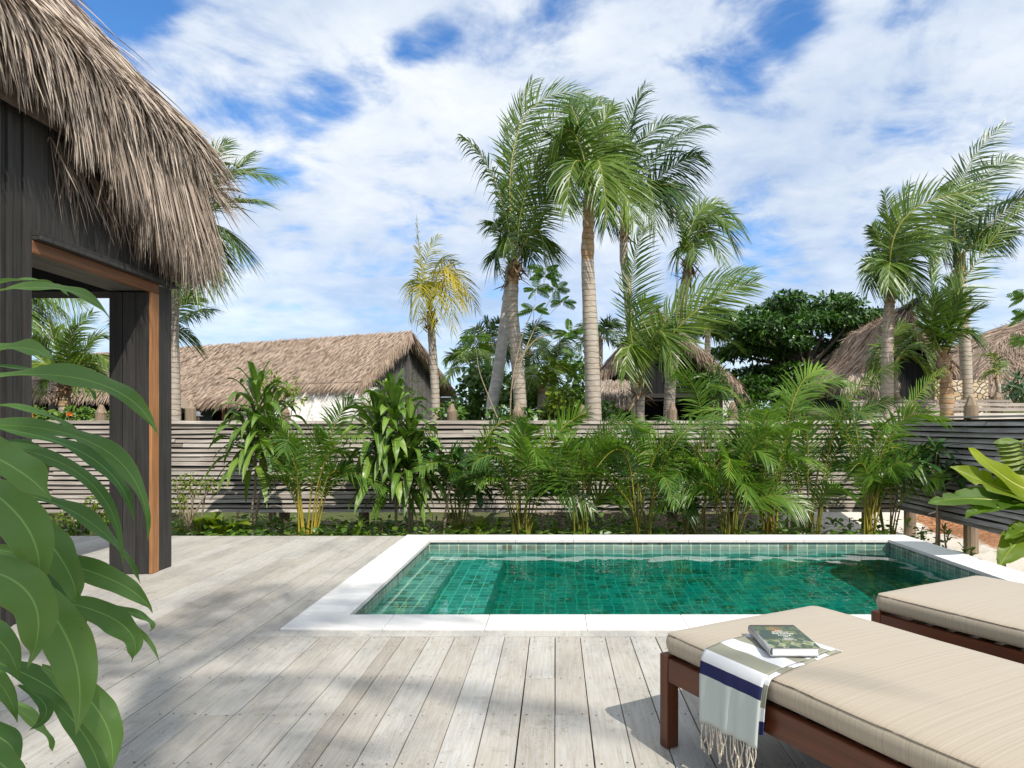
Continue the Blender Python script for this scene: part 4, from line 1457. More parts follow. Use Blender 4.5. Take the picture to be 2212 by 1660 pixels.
# ------------------------------------------------------------------ fronds
def frond(mb, ctrl, n=46, L=.5, w=.03, roll=None, start=.14, droop=.3, lift=.15, wind=(0, 0, 0), tn=.5, sg=.14, rr=.014, a0=68, a1=28, segs=3, sway=.12, ms=1, keep=1.0, wj=.35):
    """pinnate palm leaf along a bezier; leaflets go to material 0, midrib to material ms"""
    tt = np.linspace(0, 1, 15)
    B = bez(ctrl, tt)
    d2 = np.asarray(ctrl[0]) - 2 * np.asarray(ctrl[1]) + np.asarray(ctrl[2])
    mb.tube(B, np.linspace(rr, rr * .22, 15), 5, U(.2, .9), ms, cap=False)
    s = np.linspace(start, .995, n)
    s = np.repeat(s, 2)
    side = np.tile([-1.0, 1.0], n)
    if keep < 1:
        k = U(0, 1, len(s)) < keep
        s, side = s[k], side[k]
    pos = bez(ctrl, s)
    T = nz(bez(ctrl, np.minimum(s + .01, 1)) - bez(ctrl, s - .01))
    up = np.array([0, 0, 1.0]) - .9 * nz(d2) * min(1.0, np.linalg.norm(d2) / max(.2, np.linalg.norm(np.asarray(ctrl[-1]) - ctrl[0])))
    Nn = nz(up[None] - T * (T @ up)[:, None])
    S = np.cross(T, Nn)
    if roll is None:
        roll = U(-60, 60)
    r = math.radians(roll)
    N2 = Nn * math.cos(r) + S * math.sin(r)
    S2 = -Nn * math.sin(r) + S * math.cos(r)
    q = (s - start) / (1 - start)
    a = np.radians(a0 + (a1 - a0) * q ** .9 + rng.normal(0, 5, len(s)))[:, None]
    dirs = T * np.cos(a) + S2 * side[:, None] * np.sin(a) + N2 * (lift + rng.normal(0, .05, (len(s), 1))) + rng.normal(0, sway * .5, (len(s), 3))
    prof = np.interp(q, [0, .12, .4, .75, 1], [.55, .85, 1, .74, .34]) * U(.88, 1.08, len(s))
    dr = np.array([0, 0, -droop]) + np.asarray(wind, float)
    dr = dr[None] * U(.6, 1.4, (len(s), 1))
    wdv = nz(np.cross(dirs, N2)) + rng.normal(0, wj, (len(s), 3))
    mb.blades(pos, dirs, L * prof, w * np.interp(q, [0, .3, 1], [.8, 1, .6]), wdv, dr, np.clip(rng.normal(tn, sg, len(s)), 0, 1), segs)


def trunk_tube(mb, pts, r0, r1, brown=.2, k=60, bulge=.25):
    P = smooth_path(pts, k)
    t = np.linspace(0, 1, k)
    L = np.linalg.norm(np.diff(P, axis=0), axis=1).sum()
    r = r0 + (r1 - r0) * t
    r = r * (1 + bulge * np.exp(-t * 16))
    ph = (t * L * 11.0) % 1
    r = r * (1 + .035 * (ph < .35)) * (1 + rng.normal(0, .012, k))
    r = np.where(t > 1 - brown, r * (1 + rng.normal(0, .06, k)) * 1.02, r)
    tint = np.where(t > 1 - brown, np.clip(rng.normal(.8, .14, k), .5, 1), np.clip(rng.normal(.12, .1, k), 0, .4))
    mb.tube(P, r, 14, tint)


def c5(x, y):
    return 1500 + x / 1.1067, 200 + y / 1.1067


def c8(x, y):
    return 2600 + x / 1.277, 400 + y / 1.277


def c1(x, y):
    return x / 1.277, y / 1.277


def c2(x, y):
    return x / 1.277, 1000 + y / 1.277


def c9(x, y):
    return 1750 + x / 3.16, 1250 + y / 3.16


def palm(label, cv, D, trunk, r0, r1, crown, fronds, mat='palm', L=.55, w=.034, wind=(.12, 0, 0), droop=.22, brown=.22, name='coconut_palm', group='coconut palms', n=54, tn=.5, base=True, fibre=True, spear=True, husk=True):
    D, L, w, r0, r1 = D * 1.1 + .12, L * 1.12, w * 1.02, r0 * .92, r1 * .95
    pts = [at(*cv(*p), D) for p in trunk]
    g0 = gz(pts[0][0], pts[0][1]) - .05
    if base and pts[0][2] > g0 + .05:
        pts = [np.array([pts[0][0] - (pts[1][0] - pts[0][0]) * .12, D, g0])] + pts
    t = thing(name, label, 'palm tree', pts[0], group)
    C = at(*cv(*crown), D)
    if trunk:
        mb = MB()
        trunk_tube(mb, pts + [C - (0, 0, .02)] if np.linalg.norm(pts[-1] - C) > .06 else pts, r0, r1, brown)
        mb.build('trunk', M['trunk_pale' if 'leaning' in label else 'trunk'], parent=t, smooth=True)
    mb = MB()
    for fd in fronds:
        mid, tip, dm, dt = fd[:4]
        if len(fronds) > 8 and abs(dm) >= .5:
            continue
        o = dict(fd[4]) if len(fd) > 4 else {}
        Pm, Pt = at(*cv(*mid), D + dm * 1.1), at(*cv(*tip), D + dt * 1.1)
        ctrl = through(C + np.array([U(-.03, .03), np.sign(dm + .01) * .03, 0]), Pm, Pt)
        kw = dict(n=n, L=L, w=w, droop=droop, wind=np.array(wind) * 1.5, tn=tn, sway=.09)
        if 'L' in o:
            o['L'] *= 1.1
        kw.update(o)
        frond(mb, ctrl, **kw)
    mb.build('crown', [M[mat], M['rachis']], parent=t)
    if husk:
        mb = MB()
        k = 46
        ang = U(0, 6.283, k)
        ca = np.stack([np.cos(ang), np.sin(ang), np.zeros(k)], 1)
        b_ = C + ca * r1 * .9 + np.stack([np.zeros(k), np.zeros(k), U(-.42, .04, k)], 1)
        mb.blades(b_, ca * .45 + np.array([0, 0, 1.0]) * U(-.5, 1.0, (k, 1)), U(.12, .34, k), U(.03, .075, k), np.cross(ca, [0, 0, 1.0]), (0, 0, -.1), U(.1, .9, k), 3)
        mb.build('fibre_husk', M['husk'], parent=t)
    return t


M['husk'] = simple_mat('palm_fibre', (.16, .085, .04), (.38, .26, .14), .9, 30)

# dm / dt: how much deeper (+) or nearer (-) the middle and the tip of each frond lie
palm('small palm with yellowing fronds standing at the grey gable', c5, 11.6, [(222, 1545), (216, 1380), (205, 1220)], .10, .068, (198, 1120),
     [((160, 920), (142, 715), -.1, -.2, dict(roll=85, L=.34)), ((262, 935), (352, 1130), -.3, -.4, dict(roll=20, droop=.75, tn=.95)), ((140, 985), (118, 1150), .1, .2, dict(droop=.6, tn=.3)),
      ((262, 990), (300, 1210), -.3, -.5, dict(droop=.6, tn=.7)), ((225, 930), (300, 915), .3, .6, dict(tn=.5)), ((280, 945), (395, 1110), .2, .3, dict(droop=.7, tn=.9)),
      ((175, 950), (230, 800), .2, .4, dict(roll=70, tn=.4)), ((160, 1010), (150, 1170), -.4, -.6, dict(droop=.6)), ((222, 1010), (222, 1190), -.4, -.7, dict(droop=.6, tn=.6))],
     'palm_yellow', .42, .026, (.1, 0, 0), .45, .15, n=34)

palm('tall wind-blown palm with a slim trunk left of the thick trunk', c5, 10.9, [(590, 1560), (572, 1300), (556, 1120), (560, 1010)], .135, .085, (568, 905),
     [((478, 560), (338, 372), -.2, -.3, dict(roll=15, droop=.75, wind=(0, 0, 0), L=.55)), ((588, 330), (865, 185), .0, .2, dict(roll=72, L=.66)), ((560, 470), (640, 130), .1, .3, dict(roll=75, L=.6)), ((680, 370), (925, 215), .4, .6, dict(roll=60, L=.62)),
      ((618, 600), (745, 455), -.4, -.7, dict(roll=-60, tn=.7)), ((690, 640), (800, 650), -.3, -.5, dict(roll=-40, tn=.75)), ((690, 690), (770, 770), -.5, -.8, dict(tn=.7)), ((520, 700), (470, 800), -.5, -.8, dict(droop=.5)),
      ((553, 560), (530, 300), .2, .3, dict(roll=80)), ((660, 770), (690, 900), -.3, -.6, dict(droop=.5)), ((600, 520), (690, 330), .5, .9, dict(roll=75)), ((520, 640), (500, 560), .6, 1.0, {}), ((640, 560), (760, 560), .5, .9, {}),
      ((590, 740), (600, 800), -.6, -1.1, dict(droop=.6))],
     'palm', .58, .034, (.14, 0, 0), .22)

palm('leaning pale grey palm trunk crossing behind the slim palm', c5, 11.5, [(466, 1565), (492, 1400), (515, 1230), (537, 1070)], .125, .10, (548, 930),
     [((500, 760), (462, 770), -.2, -.4, dict(droop=.4)), ((520, 700), (530, 560), .1, .2, dict(roll=70)), ((620, 760), (700, 690), .2, .3, {}), ((650, 830), (720, 880), .2, .4, dict(droop=.5)), ((500, 850), (495, 930), -.2, -.3, dict(droop=.5)),
      ((600, 800), (640, 930), -.2, -.4, dict(droop=.5)), ((530, 800), (560, 880), -.5, -.9, {})],
     'palm', .48, .03, (.1, 0, 0), .35, .08, tn=.35)

palm('thick trunked palm standing tallest in front of the central hut', c5, 9.9, [(905, 1575), (897, 1300), (886, 1050), (880, 900), (884, 730)], .150, .088, (890, 560),
     [((912, 400), (990, 235), .1, .2, dict(roll=65, tn=.75)), ((815, 350), (740, 420), -.2, -.3, dict(droop=.7)), ((850, 330), (955, 212), .3, .6, dict(roll=60, tn=.3)),
      ((985, 520), (1085, 745), -.2, -.4, dict(roll=55, droop=.45, tn=.95, L=.62, sg=.08)), ((825, 480), (790, 690), -.3, -.5, dict(droop=.55)), ((850, 350), (800, 225), .2, .4, dict(roll=-60)), ((975, 430), (1015, 600), .3, .5, dict(droop=.5)),
      ((930, 480), (965, 720), -.4, -.7, dict(droop=.5, tn=.8)), ((800, 420), (715, 360), .2, .3, {}), ((780, 440), (700, 560), .3, .5, dict(droop=.6)), ((870, 430), (850, 620), -.6, -1.0, dict(droop=.6)),
      ((960, 380), (1050, 400), .4, .7, {}), ((820, 400), (760, 600), .4, .7, dict(droop=.5))],
     'palm', .55, .036, (.1, 0, 0), .35, .34, tn=.45)

palm('tall dark crowned palm on a thin pale trunk right of the thick trunk', c5, 12.6, [(1088, 1480), (1068, 1230), (1050, 1000), (1036, 880)], .105, .085, (1040, 720),
     [((1035, 420), (1130, 150), .1, .1, dict(roll=60)), ((1110, 400), (1330, 290), .2, .3, dict(roll=50, L=.75)), ((1180, 450), (1400, 325), -.2, -.3, dict(roll=40, L=.7)), ((1210, 530), (1360, 450), -.3, -.5, dict(droop=.6)),
      ((1190, 580), (1300, 640), -.3, -.4, dict(droop=.7)), ((1130, 570), (1175, 770), -.4, -.7, dict(droop=.6)), ((1090, 480), (1250, 330), .5, .8, {}), ((1005, 520), (1005, 300), .3, .4, dict(roll=70)), ((1165, 600), (1225, 700), .2, .3, dict(droop=.7)),
      ((1060, 420), (1090, 250), .4, .7, {}), ((1120, 500), (1250, 500), -.6, -1.0, dict(droop=.6)), ((1060, 560), (1120, 660), -.7, -1.1, dict(droop=.5)), ((1100, 440), (1200, 400), -.5, -.9, {}), ((980, 600), (960, 760), .2, .3, dict(droop=.6)), ((1150, 520), (1280, 540), .5, .9, dict(droop=.6))],
     'palm_dark', .72, .040, (.08, 0, 0), .42, .14, n=52)

palm('smaller palm with a rounded crown right of the dark crowned palm', c5, 11.0, [(1235, 1500), (1262, 1270), (1290, 1080), (1306, 980)], .115, .075, (1320, 900),
     [((1285, 780), (1275, 700), .1, .2, dict(roll=75)), ((1345, 720), (1450, 655), .1, .2, dict(roll=60)), ((1425, 690), (1562, 790), -.1, -.2, dict(droop=.7, tn=.2)), ((1430, 735), (1520, 860), .3, .5, dict(droop=.6, tn=.2)),
      ((1290, 840), (1268, 925), -.2, -.3, dict(droop=.5)), ((1385, 790), (1465, 910), -.3, -.5, dict(droop=.6)), ((1330, 770), (1385, 665), .2, .3, dict(roll=70)), ((1400, 720), (1490, 760), -.4, -.7, dict(tn=.7)), ((1335, 830), (1340, 900), -.4, -.7, {})],
     'palm', .46, .032, (.12, 0, 0), .3, .1, n=38)

palm('short palm throwing two long fronds to the right in front of the central hut', c5, 10.3, [(1106, 1500), (1105, 1460)], .09, .07, (1108, 1425),
     [((1270, 1110), (1590, 955), -.1, -.1, dict(roll=75, n=60, tn=.72)), ((1330, 1140), (1605, 1000), -.3, -.5, dict(roll=75, n=58, tn=.8)), ((1066, 1060), (1125, 760), .1, .1, dict(roll=80, tn=.35)), ((1068, 1230), (1062, 1060), -.1, -.2, dict(roll=70)),
      ((1190, 1210), (1255, 1400), -.3, -.5, dict(droop=.6)), ((1070, 1270), (1040, 1400), -.3, -.5, dict(droop=.5, tn=.7)), ((1180, 1220), (1320, 1230), .2, .3, dict(tn=.6)), ((1150, 1280), (1230, 1420), -.5, -.8, dict(droop=.5, tn=.7)), ((1110, 1200), (1130, 1080), .2, .3, dict(roll=65))],
     'palm', .52, .032, (.18, 0, 0), .15, .5, tn=.6)

palm('palm with one great frond arching to the right above the larger hut', c8, 11.0, [(1105, 1400), (1108, 1220), (1113, 1060), (1120, 980)], .120, .085, (1125, 890),
     [((1210, 560), (1590, 450), -.3, -.4, dict(roll=74, n=64, L=.74, tn=.72, rr=.02)), ((1118, 660), (1090, 450), .1, .2, dict(roll=80)), ((1085, 730), (1030, 620), .2, .3, dict(roll=60, tn=.3)), ((1062, 790), (1018, 930), -.2, -.3, dict(droop=.6, tn=.25)),
      ((1230, 690), (1440, 690), .2, .3, dict(roll=40, tn=.8)), ((1180, 800), (1240, 950), -.2, -.4, dict(droop=.6)), ((1210, 720), (1350, 760), -.3, -.5, {}), ((1150, 650), (1210, 420), .3, .5, dict(roll=75)), ((1090, 830), (1000, 800), .3, .4, {}), ((1160, 740), (1290, 620), .4, .6, {}), ((1120, 800), (1110, 930), -.4, -.7, dict(droop=.6))],
     'palm', .50, .034, (.12, 0, 0), .25, .28)

palm('tall palm at the far right with fronds leaving the photo', c8, 12.2, [(1503, 1490), (1495, 1250), (1483, 1050), (1470, 900)], .125, .10, (1465, 780),
     [((1475, 400), (1690, 110), .0, .1, dict(roll=65, n=56)), ((1590, 380), (1800, 290), .2, .4, dict(roll=50, tn=.8)), ((1640, 590), (1830, 450), -.2, -.3, dict(roll=-60, tn=.3)), ((1600, 540), (1840, 500), .3, .4, {}), ((1435, 590), (1400, 420), .2, .3, dict(roll=70)),
      ((1425, 670), (1375, 760), -.2, -.3, dict(droop=.6)), ((1580, 680), (1730, 660), -.3, -.4, dict(droop=.5)), ((1530, 500), (1610, 380), .5, .8, {}), ((1510, 620), (1590, 700), .3, .5, dict(droop=.6)), ((1420, 560), (1330, 560), .4, .6, dict(droop=.5)), ((1480, 640), (1480, 760), -.5, -.8, dict(droop=.6))],
     'palm_dark', .58, .036, (.12, 0, 0), .3, .12, tn=.6)

palm('stout short palm with a torn fibrous trunk and one broad erect frond', c8, 10.6, [(1402, 1490), (1398, 1400), (1390, 1320)], .115, .10, (1386, 1262),
     [((1342, 1010), (1325, 775), -.1, -.1, dict(roll=85, L=.46, w=.045, tn=.62, n=54, lift=.02)), ((1470, 930), (1790, 500), .1, .2, dict(roll=80, n=60, L=.50, tn=.55)), ((1300, 1110), (1265, 960), .1, .2, dict(roll=60, tn=.3)), ((1430, 1040), (1420, 880), .3, .4, dict(roll=70)),
      ((1470, 1110), (1570, 1030), -.1, -.2, dict(tn=.5)), ((1335, 1170), (1285, 1130), -.2, -.3, {}), ((1460, 1150), (1530, 1170), -.2, -.3, dict(droop=.5)), ((1330, 1120), (1360, 950), -.4, -.6, dict(roll=70, tn=.3)), ((1420, 1100), (1480, 960), -.3, -.5, dict(roll=60))],
     'palm', .46, .034, (.1, 0, 0), .15, .97, tn=.5)

palm('low bright young palm behind the trunk beside the larger hut', c8, 11.7, [(1142, 1420), (1142, 1370)], .07, .06, (1142, 1310),
     [((1120, 1190), (1195, 1105), .1, .1, dict(roll=70)), ((1245, 1210), (1325, 1330), -.1, -.2, dict(droop=.5, tn=.95)), ((1240, 1270), (1355, 1450), -.2, -.3, dict(droop=.5, tn=.8)), ((1070, 1220), (1030, 1310), .1, .2, {}), ((1090, 1270), (1040, 1400), -.2, -.3, dict(droop=.5)), ((1190, 1200), (1260, 1160), .2, .3, {})],
     'palm', .44, .03, (.1, 0, 0), .3, .3, n=36, tn=.7, husk=False)

palm('thin palm sprout with one curved yellow green frond before the far right roof', c8, 11.4, [(1662, 1450), (1655, 1400)], .05, .035, (1650, 1360),
     [((1635, 1270), (1525, 1265), .0, .0, dict(roll=10, L=.26, n=26, droop=.3, tn=.9)), ((1630, 1330), (1570, 1370), -.1, -.2, dict(L=.24, n=18, droop=.4)), ((1665, 1320), (1690, 1290), .1, .2, dict(L=.22, n=16))],
     'palm', .26, .022, (0, 0, 0), .3, .3, husk=False)

palm('palm whose crown shows past the right end of the villa thatch', c1, 10.6, [(866, 2080), (862, 1850), (858, 1650), (872, 1400)], .13, .10, (930, 1110),
     [((1120, 880), (1375, 900), -.1, -.2, dict(roll=30, tn=.5, droop=.35, L=.62)), ((1020, 850), (1130, 715), .2, .3, dict(roll=60)), ((1130, 1010), (1290, 1010), -.3, -.5, dict(tn=.9)), ((1090, 1130), (1195, 1270), -.2, -.3, dict(droop=.6)), ((1000, 1230), (960, 1470), -.3, -.4, dict(droop=.5, tn=.75)),
      ((920, 1250), (850, 1420), -.4, -.6, dict(droop=.5, tn=.7)), ((1050, 1200), (1060, 1390), .2, .2, dict(droop=.6)), ((1070, 940), (1260, 770), .3, .5, dict(roll=50)), ((1010, 1030), (1180, 1110), -.5, -.9, dict(droop=.4)), ((860, 1000), (700, 900), .2, .3, {}), ((850, 1150), (680, 1250), .1, .2, dict(droop=.5)),
      ((1000, 1190), (1100, 1330), -.6, -1.0, dict(droop=.5, tn=.6))],
     'palm', .60, .034, (.1, 0, 0), .3, .12, tn=.42)

palm('palm whose lower frond curves out beside the dark corner column', c1, 12.0, [(760, 2080), (770, 1900), (790, 1760)], .12, .1, (800, 1640),
     [((940, 1570), (1050, 1545), -.1, -.2, dict(roll=30, droop=.5, tn=.3)), ((900, 1520), (980, 1480), .2, .3, dict(tn=.8)), ((880, 1640), (960, 1680), -.3, -.4, dict(droop=.5, tn=.7)), ((740, 1540), (660, 1520), .2, .3, {}), ((720, 1640), (650, 1720), -.2, -.3, dict(droop=.5)), ((830, 1520), (880, 1430), .3, .4, {}), ((690, 1580), (590, 1610), .1, .2, dict(droop=.4))],
     'palm', .52, .032, (.08, 0, 0), .3, .15, tn=.45)

palm('bushy palm framed by the villa doorway', c2, 11.0, [(322, 830), (321, 740), (322, 690)], .10, .095, (320, 640),
     [((330, 450), (460, 285), .0, .1, dict(roll=70)), ((275, 450), (240, 310), .1, .2, dict(roll=75)), ((225, 500), (160, 420), -.1, -.2, {}), ((230, 540), (148, 570), -.2, -.3, dict(droop=.5, tn=.95)), ((450, 500), (540, 540), -.2, -.3, dict(droop=.5)), ((390, 560), (400, 650), -.3, -.5, dict(droop=.5, tn=.8)),
      ((430, 450), (510, 400), .2, .3, {}), ((290, 470), (268, 340), .3, .4, dict(roll=80, tn=.95)), ((410, 500), (470, 600), .2, .3, dict(droop=.5, tn=.9)), ((340, 480), (370, 360), -.3, -.5, {}), ((270, 570), (230, 640), -.3, -.5, dict(droop=.5)), ((430, 550), (520, 630), .3, .5, dict(droop=.4)), ((350, 540), (360, 620), -.5, -.8, dict(droop=.5))],
     'palm', .44, .028, (.08, 0, 0), .25, .6, tn=.6)

palm('palm with fronds hanging at the top of the villa doorway', c2, 12.6, [(-150, 900), (-120, 600), (-60, 330)], .13, .10, (-20, 130),
     [((160, 170), (330, 290), -.1, -.2, dict(droop=.8)), ((140, 230), (250, 400), .1, .2, dict(droop=.8, tn=.6)), ((180, 120), (400, 230), .3, .4, dict(droop=.8)), ((100, 280), (150, 430), -.3, -.4, dict(droop=.8)), ((-150, 200), (-250, 400), 0, 0, {}), ((0, 0), (60, -100), .2, .3, {}), ((-120, 60), (-260, 80), .2, .4, {})],
     'palm', .62, .034, (.05, 0, 0), .4, .12, tn=.6)

# distant smaller palms seen between the trunks; (pixel x, y of crown, depth, size, label, tone)
far = [(1905, 1345, 19.0, 1.15, 'distant palm with a dark drooping crown left of the leaning grey trunk', 'palm_dark', .3),
       (1845, 1440, 17.0, 1.05, 'distant palm with a pale arching crown nearest the grey gable', 'palm', .55),
       (2062, 1370, 20.0, 1.3, 'distant palm with upright fronds right behind the slim trunk', 'palm_dark', .5),
       (2165, 1420, 17.0, 1.1, 'distant wind-blown palm left of the thick trunk', 'palm', .65),
       (2345, 1322, 21.0, 1.0, 'distant dark palm head just right of the thick trunk', 'palm_dark', .2),
       (2765, 1290, 20.0, 1.15, 'distant palm peeping over the right slope of the central hut', 'palm_dark', .6),
       (2120, 1520, 13.0, .8, 'yellow green young palm low behind the fence beside the thick trunk', 'palm', .95)]
for i, (x, y, D, R, lab, mt, tn) in enumerate(far):
    C = at(x, y, D)
    g0 = gz(C[0], C[1]) - .05
    t = thing('coconut_palm', lab, 'palm tree', (C[0], C[1], g0), 'distant coconut palms')
    mb = MB()
    trunk_tube(mb, [(C[0] - .1, C[1], g0), (C[0] - .03, C[1], (g0 + C[2]) / 2), C], .11, .08, .1, 40)
    mb.build('trunk', M['trunk'], parent=t, smooth=True)
    mb = MB()
    for k in range(13):
        a = k * 2.399 + U(-.2, .2)
        e = math.radians((75, 20, 48, -5, 35, 60, 8, 30, -20, 50, 15, 40, -10)[k])
        r = R * U(.8, 1.1)
        h = np.array([math.cos(a), math.sin(a), 0])
        Pm = C + h * r * .55 * math.cos(e) + np.array([.04, 0, r * .55 * math.sin(e) + .05])
        Pt = C + h * r * (math.cos(e) * .9 + .15) + np.array([.16, 0, r * (math.sin(e) * .75 - .25)])
        frond(mb, through(C, Pm, Pt), n=30, L=.42 * R, w=.036, droop=.4, wind=(.12, 0, 0), tn=tn, rr=.014)
    mb.build('crown', [M[mt], M['rachis']], parent=t)

# the palm behind the photographer whose fronds dapple the deck
C = np.array([3.55, -5.35, 11.0])
t = thing('coconut_palm', 'palm beside the photographer that dapples the deck with shade', 'palm tree', (2.9, -6.4, GB), "coconut palms")
mb = MB()
trunk_tube(mb, [(2.9, -6.4, GB), (3.0, -6.3, 3), (3.3, -5.9, 7.5), C], .15, .1, .2)
mb.build('trunk', M['trunk'], parent=t, smooth=True)
mb = MB()
for k in range(12):
    a = k * 2.399 + .4
    e = math.radians(U(-15, 65))
    r = U(1.9, 2.5)
    h = np.array([math.cos(a), math.sin(a), 0])
    if h[1] > .3:
        r *= .95
    Pm = C + h * r * .55 * math.cos(e) + np.array([0, 0, r * .5 * math.sin(e) + .1])
    Pt = C + h * r * (math.cos(e) * .85 + .15) + np.array([.1, 0, r * (math.sin(e) * .7 - .3)])
    frond(mb, through(C, Pm, Pt), n=34, L=.62, w=.045, droop=.4, tn=.5, rr=.018)
mb.build('crown', [M['palm'], M['rachis']], parent=t)


# ------------------------------------------------------------------ areca clumps along the fence
def areca(label, px, D, hts, seed, tn=.5, name='areca_palm', yellow=.2, L=.30, spread=.6, lean=0.0, n=34, w=.0195):
    global rng
    keep, rng = rng, np.random.default_rng(seed)
    D = D + .9
    L, w, spread = L * 1.3, w * 1.3, spread * 1.3
    hts = [(h - 1.38) * 1.16 + 1.76 for h in hts]
    hts = hts + [h * .8 for h in hts[::3]]
    b = at(px, 2090, D)
    b[2] = GB
    t = thing(name, label, 'palm', b, 'areca palms in the planting bed')
    st, cr = MB(), MB()
    k = len(hts)
    for i, h in enumerate(hts):
        a = i * 2.399 + U(-.3, .3)
        h3 = np.array([math.cos(a), math.sin(a) * (.62 if math.sin(a) > 0 else .95), 0])
        out = spread * U(.55, 1.25)
        foot = b + np.array([U(-.09, .09), U(-.08, .08), -.05])
        neck = foot + np.array([h3[0] * .12 + lean * .1, h3[1] * .10, .22 + .40 * h])
        tip = foot + np.array([h3[0] * out + lean * .5, h3[1] * min(out, .8), h])
        bend = U(.0, .28)
        mid = .5 * (neck + tip) + np.array([-h3[0] * .02, -h3[1] * .02, .14 + bend * .5])
        tip = tip + np.array([h3[0] * bend, h3[1] * bend * .4, -bend * .9])
        tip[1] = min(tip[1], FY - .16)
        mid[1] = min(mid[1], FY - .16)
        sp = smooth_path([foot, .5 * (foot + neck) + np.array([-h3[0] * .02, 0, 0]), neck], 10)
        st.tube(sp, np.linspace(.017, .008, 10), 6, np.clip(np.linspace(.95, .3, 10) * (yellow * 2.2) + U(-.1, .1), 0, 1), cap=False)
        frond(cr, through(neck, mid, tip), n=n, L=L * U(.85, 1.15), w=w, roll=U(-60, 60), start=.08, droop=U(.12, .5), lift=.20, tn=tn + U(-.25, .35), sg=.10, rr=.0085, a0=60, a1=34, sway=.05, wj=.12, segs=4)
    st.build('stems', M['areca_stem'], parent=t, smooth=True)
    o = cr.build('fronds', [M['areca'], M['areca_stem']], parent=t)
    rng = keep
    return t


areca('areca clump with bright yellow stems between the two drooping dracaenas', 1205, 8.12, [1.65, 1.5, 1.25, 1.1, 1.45, 1.3, .95, 1.2, .8, 1.0], 3, .55, yellow=.5, L=.33)
areca('slender areca clump behind the glossy round leaved plant', 1790, 8.30, [1.5, 1.25, 1.05, .9, 1.35, 1.15, .75, .95], 4, .3)
areca('areca clump with fronds hanging over the coping left of the thick trunk', 2035, 8.12, [1.5, 1.2, 1.4, 1.0, .8, .55, 1.3, 1.05, .7, .9, 1.15], 5, .4, L=.34)
areca('areca clump standing right below the thick palm trunk', 2270, 8.15, [1.5, 1.35, 1.1, 1.25, .95, 1.45, .8, 1.15, 1.0, .65], 6, .5, L=.34)
areca('dense dark areca clump in the middle of the fence', 2510, 8.12, [1.5, 1.25, 1.4, 1.05, .85, 1.3, .6, 1.1, .95, 1.2, .75], 7, .4, L=.33)
areca('areca clump reaching above the fence below the central hut', 2700, 8.28, [1.65, 1.5, 1.4, 1.2, 1.1, 1.0, 1.3, .8, 1.2], 8, .45, L=.34)
areca('areca clump with a drooping frond over the pool coping left of the round stake', 2850, 8.05, [1.4, 1.2, .7, 1.05, .55, 1.3, .85, 1.0, .4, .65], 9, .42, L=.32)
areca('yellow stemmed areca clump below the skirted eave of the larger hut', 3005, 8.2, [2.1, 1.9, 1.6, 1.75, 1.25, 1.0, 1.4, .8, 1.1], 10, .55, yellow=.42, L=.35)
areca('tall areca clump with a bent frond pointing at the far right huts', 3170, 8.3, [2.1, 1.85, 1.6, 1.3, 1.0, 1.7, .8, 1.4], 12, .4, lean=.2)
areca('areca clump at the end of the pool where the two fences meet', 3385, 8.15, [2.0, 1.75, 1.45, 1.1, 1.65, .95, 1.2, .8, 1.0, 1.45], 13, .45, yellow=.35, lean=.25)
areca('low young areca at the inner corner of the fences', 3470, 8.35, [1.05, .9, .75, 1.15, .6, .85], 14, .3, L=.26)
# a few tall single fronds that rise above the fence
for (px, m_, tp, D, lab) in ((3075, (3140, 1545), (3330, 1500), 9.5, 'single long areca frond arching over the fence towards the larger hut'),
                             (2750, (2728, 1560), (2640, 1458), 9.55, 'single tall areca frond leaning left before the central hut')):
    b = at(px, 2090, D)
    b[2] = GB
    t = thing('areca_palm', lab, 'palm', b, 'areca palms in the planting bed')
    mb = MB()
    nk = at(px + 5, 1850, D)
    mb.tube(smooth_path([b, .5 * (b + nk), nk], 8), np.linspace(.016, .009, 8), 6, .6)
    mb.build('stem', M['areca_stem'], parent=t, smooth=True)
    mb = MB()
    frond(mb, through(nk, at(*m_, D - .1), at(*tp, D - .25)), n=46, L=.38, w=.025, roll=40, start=.2, droop=.35, tn=.6, rr=.009)
    frond(mb, through(nk, at(px - 90, 1760, D - .2), at(px - 190, 1800, D - .4)), n=36, L=.33, w=.023, roll=20, start=.2, droop=.5, tn=.4, rr=.008)
    mb.build('fronds', [M['areca'], M['areca_stem']], parent=t)


